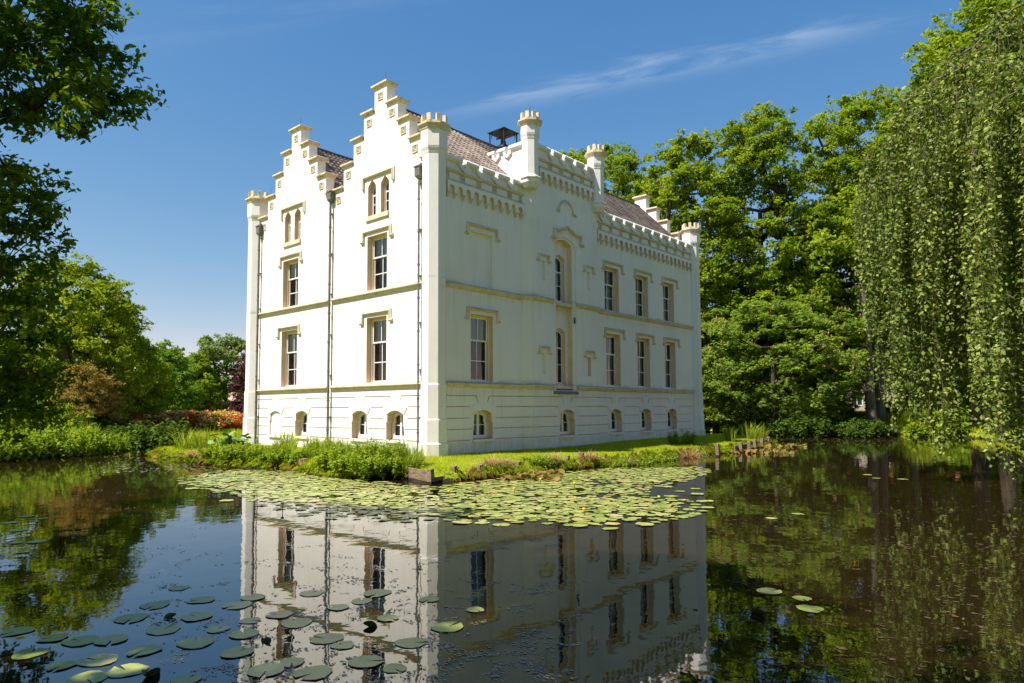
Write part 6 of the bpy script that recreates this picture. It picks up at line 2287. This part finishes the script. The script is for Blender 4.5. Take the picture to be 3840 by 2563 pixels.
mat_poly = np.array([(415, 1098), (520, 1080), (640, 1080), (760, 1092), (900, 1112), (1000, 1120), (1150, 1100), (1250, 1088), (1420, 1076), (1600, 1072), (1628, 1084), (1560, 1104), (1470, 1122),
                     (1480, 1140), (1570, 1150), (1600, 1172), (1540, 1196), (1420, 1206), (1250, 1202), (1100, 1198), (1010, 1188), (930, 1196), (800, 1186), (700, 1172), (600, 1150), (520, 1128), (430, 1112)], float)
r = np.random.default_rng(601)
mat_w = np.array([ground_at(x, y)[:2] for x, y in mat_poly])
lo, hi = mat_w.min(0), mat_w.max(0)
cand = r.uniform(lo, hi, (26000, 2))
dm = sdist(cand, mat_w)
cand = cand[(dm > -0.15) & (sdist(cand, ISLE) < -0.12)]
dm = sdist(cand, mat_w)
dens = vnoise(cand, 0.5, 9)
grid = {}
pads = []
for q, d_, dn in zip(cand, dm, dens):
    size = r.uniform(0.095, 0.165) * (1.15 if r.random() < 0.15 else 1)
    near = 0.175 if d_ > 0.4 else 0.27
    if dn < -0.5: near *= 1.6
    gx_, gy_ = int(q[0] // 0.5), int(q[1] // 0.5)
    ok = True
    for i in (-1, 0, 1):
        for j in (-1, 0, 1):
            for p in grid.get((gx_ + i, gy_ + j), ()):
                if (p[0] - q[0]) ** 2 + (p[1] - q[1]) ** 2 < near * near:
                    ok = False; break
            if not ok: break
        if not ok: break
    if ok:
        grid.setdefault((gx_, gy_), []).append(q)
        pads.append((q[0], q[1], size))
loose = [(1625, 1150), (1622, 1166), (1610, 1152), (1600, 1135), (1560, 1128), (1530, 1118), (1595, 1122), (1540, 1140), (1620, 1082), (1585, 1096), (1500, 1098), (1440, 1090), (1470, 1108), (1405, 1118), (1520, 1165),
         (440, 1122), (500, 1130), (560, 1138), (470, 1112), (640, 1168), (700, 1182), (760, 1190), (600, 1160), (520, 1150), (1330, 1208), (1400, 1214), (1480, 1205), (1150, 1205), (1060, 1200)]
for dx, dy in loose:
    q = ground_at(dx, dy); pads.append((q[0], q[1], r.uniform(0.15, 0.22)))
pads.sort(key=lambda p: math.hypot(p[0] - CAM[0], p[1] - CAM[1]) - 14 * p[2])
fore = [(355, 1390), (462, 1378), (450, 1416), (375, 1446), (450, 1476), (255, 1470), (225, 1516), (185, 1472), (120, 1466), (575, 1425), (545, 1390), (545, 1498), (680, 1430), (865, 1362), (775, 1395),
        (748, 1466), (786, 1482), (890, 1420), (945, 1476), (1027, 1440), (670, 1522), (715, 1362), (985, 1376), (560, 1456), (200, 1558), (430, 1560), (640, 1412), (100, 1190), (25, 1200), (60, 1186), (40, 1218), (35, 1246), (85, 1244),
        (1840, 1374), (1858, 1398), (1765, 1358), (1770, 1190), (1830, 1180), (2010, 1098), (2070, 1100), (1990, 1090), (580, 1372), (830, 1380), (300, 1420), (330, 1495), (290, 1540), (500, 1445), (610, 1540), (70, 1500), (40, 1450), (140, 1530), (410, 1350), (720, 1545), (840, 1520), (905, 1535), (1090, 1400)]
# the 300 that show largest are single things: the foreground ones and the nearest of the mat
n_ind = 300 - len(fore)
for k, (dx, dy) in enumerate(fore):
    q = ground_at(dx, dy)
    if dx > 1700: lab, g_ = 'single lily pad drifting on the dark water right of the castle reflection', 'lone pads on the right water'
    elif dy < 1300: lab, g_ = 'lily pad of the small sunlit group near the left edge', 'pads at the left edge'
    else: lab, g_ = 'big shaded lily pad floating in the foreground over the castle reflection', 'shaded foreground pads'
    s_ = r.uniform(0.11, 0.19)
    o = place('lily_pad', PADS[k % 6][0], None, (q[0], q[1], WATER + 0.006 + 0.002 * (k % 3)), (0, 0, r.random() * 6.28), scale=(s_, s_, s_ * 0.5))
    tag(o, lab, 'lily pad', g_)
for k, (x, y, s_) in enumerate(pads[:n_ind]):
    o = place('lily_pad', PADS[k % 6][0], None, (x, y, WATER + 0.006 + 0.0035 * (k % 5)), (R(r.normal() * 1.2), R(r.normal() * 1.2), r.random() * 6.28), scale=(s_, s_, s_ * r.uniform(0.6, 1.6)))
    tag(o, 'round green lily pad in the sunlit mat in front of the castle corner', 'lily pad', 'sunlit mat of lily pads')
VV, F3, F4, va = [], [], [], []
k0 = 0
for k, (x, y, s_) in enumerate(pads[n_ind:]):
    vs, fs = PADS[k % 6][1:]
    a = r.random() * 6.28
    ca, sa = math.cos(a), math.sin(a)
    v = np.stack([x + s_ * (vs[:, 0] * ca - vs[:, 1] * sa), y + s_ * (vs[:, 0] * sa + vs[:, 1] * ca), WATER + 0.006 + 0.0035 * (k % 5) + vs[:, 2] * s_ * r.uniform(0.6, 1.6)], 1)
    VV.append(v)
    F3 += [tuple(i + k0 for i in f) for f in fs if len(f) == 3]; F4 += [tuple(i + k0 for i in f) for f in fs if len(f) == 4]
    va += [r.random()] * len(vs)
    k0 += len(vs)
o = place('lily_pads', array_mesh('lily_pads', np.concatenate(VV), [np.array(F3), np.array(F4)], M['pad'], var=np.array(va), smooth=True))
tag(o, 'farther lily pads covering the water along the island', 'lily pads', kind='stuff')


def curled(dx, dy, sc, rz, lab, tilt=0.5):
    q = ground_at(dx, dy)
    mb = MB()
    n_ = 9
    rows = []
    for i in range(n_):
        t = i / (n_ - 1)
        w_ = math.sin(math.pi * (0.08 + 0.84 * t)) * 0.9
        rows.append([(-w_ * 0.75, t * 2 - 1, 0.55 * w_ + 0.1), (-w_ * 0.35, t * 2 - 1, 0.25 * w_), (0, t * 2 - 1, 0), (w_ * 0.35, t * 2 - 1, 0.3 * w_), (w_ * 0.65, t * 2 - 1, 0.75 * w_ + 0.1)])
    mb.loft(rows, 0, False, False)
    o = place('curled_leaf', mb.mesh('curled_leaf', M['pad_dark'], True), None, (q[0], q[1], WATER - 0.01), (tilt, 0.25, rz), scale=sc)
    tag(o, lab, 'leaf', 'curled lily leaves')


for k, (dx, dy, sc, lab) in enumerate(((390, 1418, .075, 'curled dark lily leaf standing between flat pads on the blue water'), (607, 1476, .08, 'curled dark lily leaf at the left edge of the wall reflection'),
                                       (850, 1438, .09, 'curled dark lily leaf in the middle of the wall reflection'), 
                                       (345, 1552, .11, 'largest curled dark leaf at the bottom left edge'), 
                                       (1000, 1130, .14, 'upturned leaf in the mat below the corner boards'), (1075, 1182, .16, 'upturned leaf at the near edge of the mat'),
                                       (870, 1168, .15, 'upturned leaf in the left part of the mat'), (1330, 1128, .16, 'upturned leaf in the right part of the mat'), (1745, 1408, .12, 'reddish curled leaf on the right water'))):
    curled(dx, dy, sc, k * 1.3, lab)

# brandy-bottle flowers: yellow ball on a stalk
FLW = MB()
FLW.loft([[(rr * math.cos(t), rr * math.sin(t), zz) for t in np.linspace(0, 2 * math.pi, 8, endpoint=False)] for rr, zz in ((0.006, 0.0), (0.022, 0.012), (0.030, 0.03), (0.024, 0.048), (0.008, 0.05))])
FL_ME = FLW.mesh('blossom', M['yellow'], True)
STK = MB(); STK.tube([(0.01, 0, -0.3), (0, 0, -0.12), (0, 0, 0.004)], 0.007, 5)
ST_ME = STK.mesh('stalk', M['stalk'])
for dx, dy, lab in ((1340, 1186, 'yellow water-lily bud at the near edge of the mat'), (1512, 1156, 'yellow water-lily bud near the loose pads on the right'), (1318, 1122, 'yellow water-lily bud in the right part of the mat'),
                    (648, 1172, 'yellow water-lily bud over the reflection of the left wall'), (540, 1095, 'yellow water-lily bud at the left end of the mat'), (1030, 1142, 'yellow water-lily bud below the corner boards'),
                    (770, 1130, 'yellow water-lily bud in the left half of the mat'), (910, 1142, 'yellow water-lily bud in the middle of the mat'), (1180, 1135, 'yellow water-lily bud right of the middle of the mat'),
                    (700, 1098, 'yellow water-lily bud below the wooden stakes'), (1240, 1112, 'yellow water-lily bud behind the bronze leaves')):
    q = ground_at(dx, dy)
    e = empty('water_lily_flower', (q[0], q[1], WATER + 0.13)); e.scale = (1.3, 1.3, 1.3)
    tag(e, lab, 'flower', 'yellow water-lily flowers')
    place('blossom', FL_ME, e, world=False); place('stalk', ST_ME, e, world=False)

# bronze upright lily leaves in two dense patches
def bronze_patch(dx0, dx1, dy0, dy1, n_, lab, seed):
    r = np.random.default_rng(seed)
    P = np.array([ground_at(r.uniform(dx0, dx1), dy0 + (dy1 - dy0) * r.random()) for _ in range(n_)])
    cxy = P.mean(0)
    P = P - cxy
    P[:, 2] = r.uniform(0.02, 0.10, n_)
    N = unit(np.array([0, 0, 0.8]) + r.normal(scale=0.5, size=(n_, 3)))
    V, Fc = leaf_shape(P, N, r.uniform(0.09, 0.15, n_), np.array([(0.75 * math.sin(a), -math.cos(a)) for a in np.linspace(0.25, 6.03, 12)]), r)
    o = place('lily_leaves', array_mesh('lily_leaves', V, Fc, M['pad_red'], var=np.repeat(r.random(n_), 12)), None, (cxy[0], cxy[1], WATER))
    tag(o, lab, 'lily leaves', kind='stuff')


bronze_patch(1150, 1290, 1086, 1104, 260, 'dense bronze-tinged lily leaves crowding up near the lawn edge', 701)
bronze_patch(1700, 1850, 1022, 1028, 120, 'bronze-tinged lily leaves off the island tip, rear patch', 702)
bronze_patch(1655, 1820, 1036, 1042, 130, 'bronze-tinged lily leaves off the island tip, front patch', 703)


# ------------------------------------------------------------------ floating scum and fallen bits (uncountable)
def scum(region, n_cl, per, size, lab, seed, stretch=0.25):
    r = np.random.default_rng(seed)
    VV, FF = [], []
    k0 = 0
    for _ in range(n_cl):
        dx, dy = r.uniform(region[0], region[1]), region[2] + (region[3] - region[2]) * r.random() ** 0.9
        c = ground_at(dx, dy)
        big = r.random() ** 2
        rot = r.random() * 3.14
        for _ in range(int(2 + per * big)):
            q = r.normal(size=2) * stretch * (0.25 + big) * np.array([1.0, 0.4])
            o_ = np.array([q[0] * math.cos(rot) - q[1] * math.sin(rot), q[0] * math.sin(rot) + q[1] * math.cos(rot)])
            s_ = size * r.uniform(0.25, 1.0) ** 1.6
            k = 7
            a = np.linspace(0, 2 * math.pi, k, endpoint=False) + r.random()
            rr = s_ * r.uniform(0.35, 1.2, k)
            el = r.uniform(0.4, 1.0)
            VV.append(np.stack([c[0] + o_[0] + rr * np.cos(a) * 1.3, c[1] + o_[1] + rr * np.sin(a) * el, np.full(k, WATER + 0.003 + 0.001 * (k0 % 4))], 1))
            FF.append(np.arange(k0, k0 + k)); k0 += k
    o = place('floating_scum', array_mesh('floating_scum', np.concatenate(VV), np.array(FF), M['brown_scum' if region[0] > 1600 else 'scum']))
    tag(o, lab, 'scum', kind='stuff')


scum((350, 1330, 1330, 1568), 190, 70, 0.020, 'flecks of floating scum over the reflection in the foreground', 801, 0.10)
scum((560, 1050, 1240, 1420), 70, 55, 0.022, 'thin scum patches over the reflection of the gable wall', 802, 0.14)
scum((0, 500, 1090, 1440), 90, 26, 0.026, 'scattered scum on the left water', 803, 0.2)
scum((1660, 2349, 1040, 1300), 230, 5, 0.045, 'brown flecks drifting on the right water', 804, 0.35)
scum((1660, 2349, 1300, 1560), 110, 4, 0.040, 'sparse flecks on the dark right water', 805, 0.25)
scum((1780, 2100, 998, 1014), 260, 5, 0.12, 'pale flecks on the far water below the chestnuts', 806, 0.8)
scum((230, 480, 1040, 1085), 150, 5, 0.09, 'pinkish flecks on the far left water', 807, 0.6)
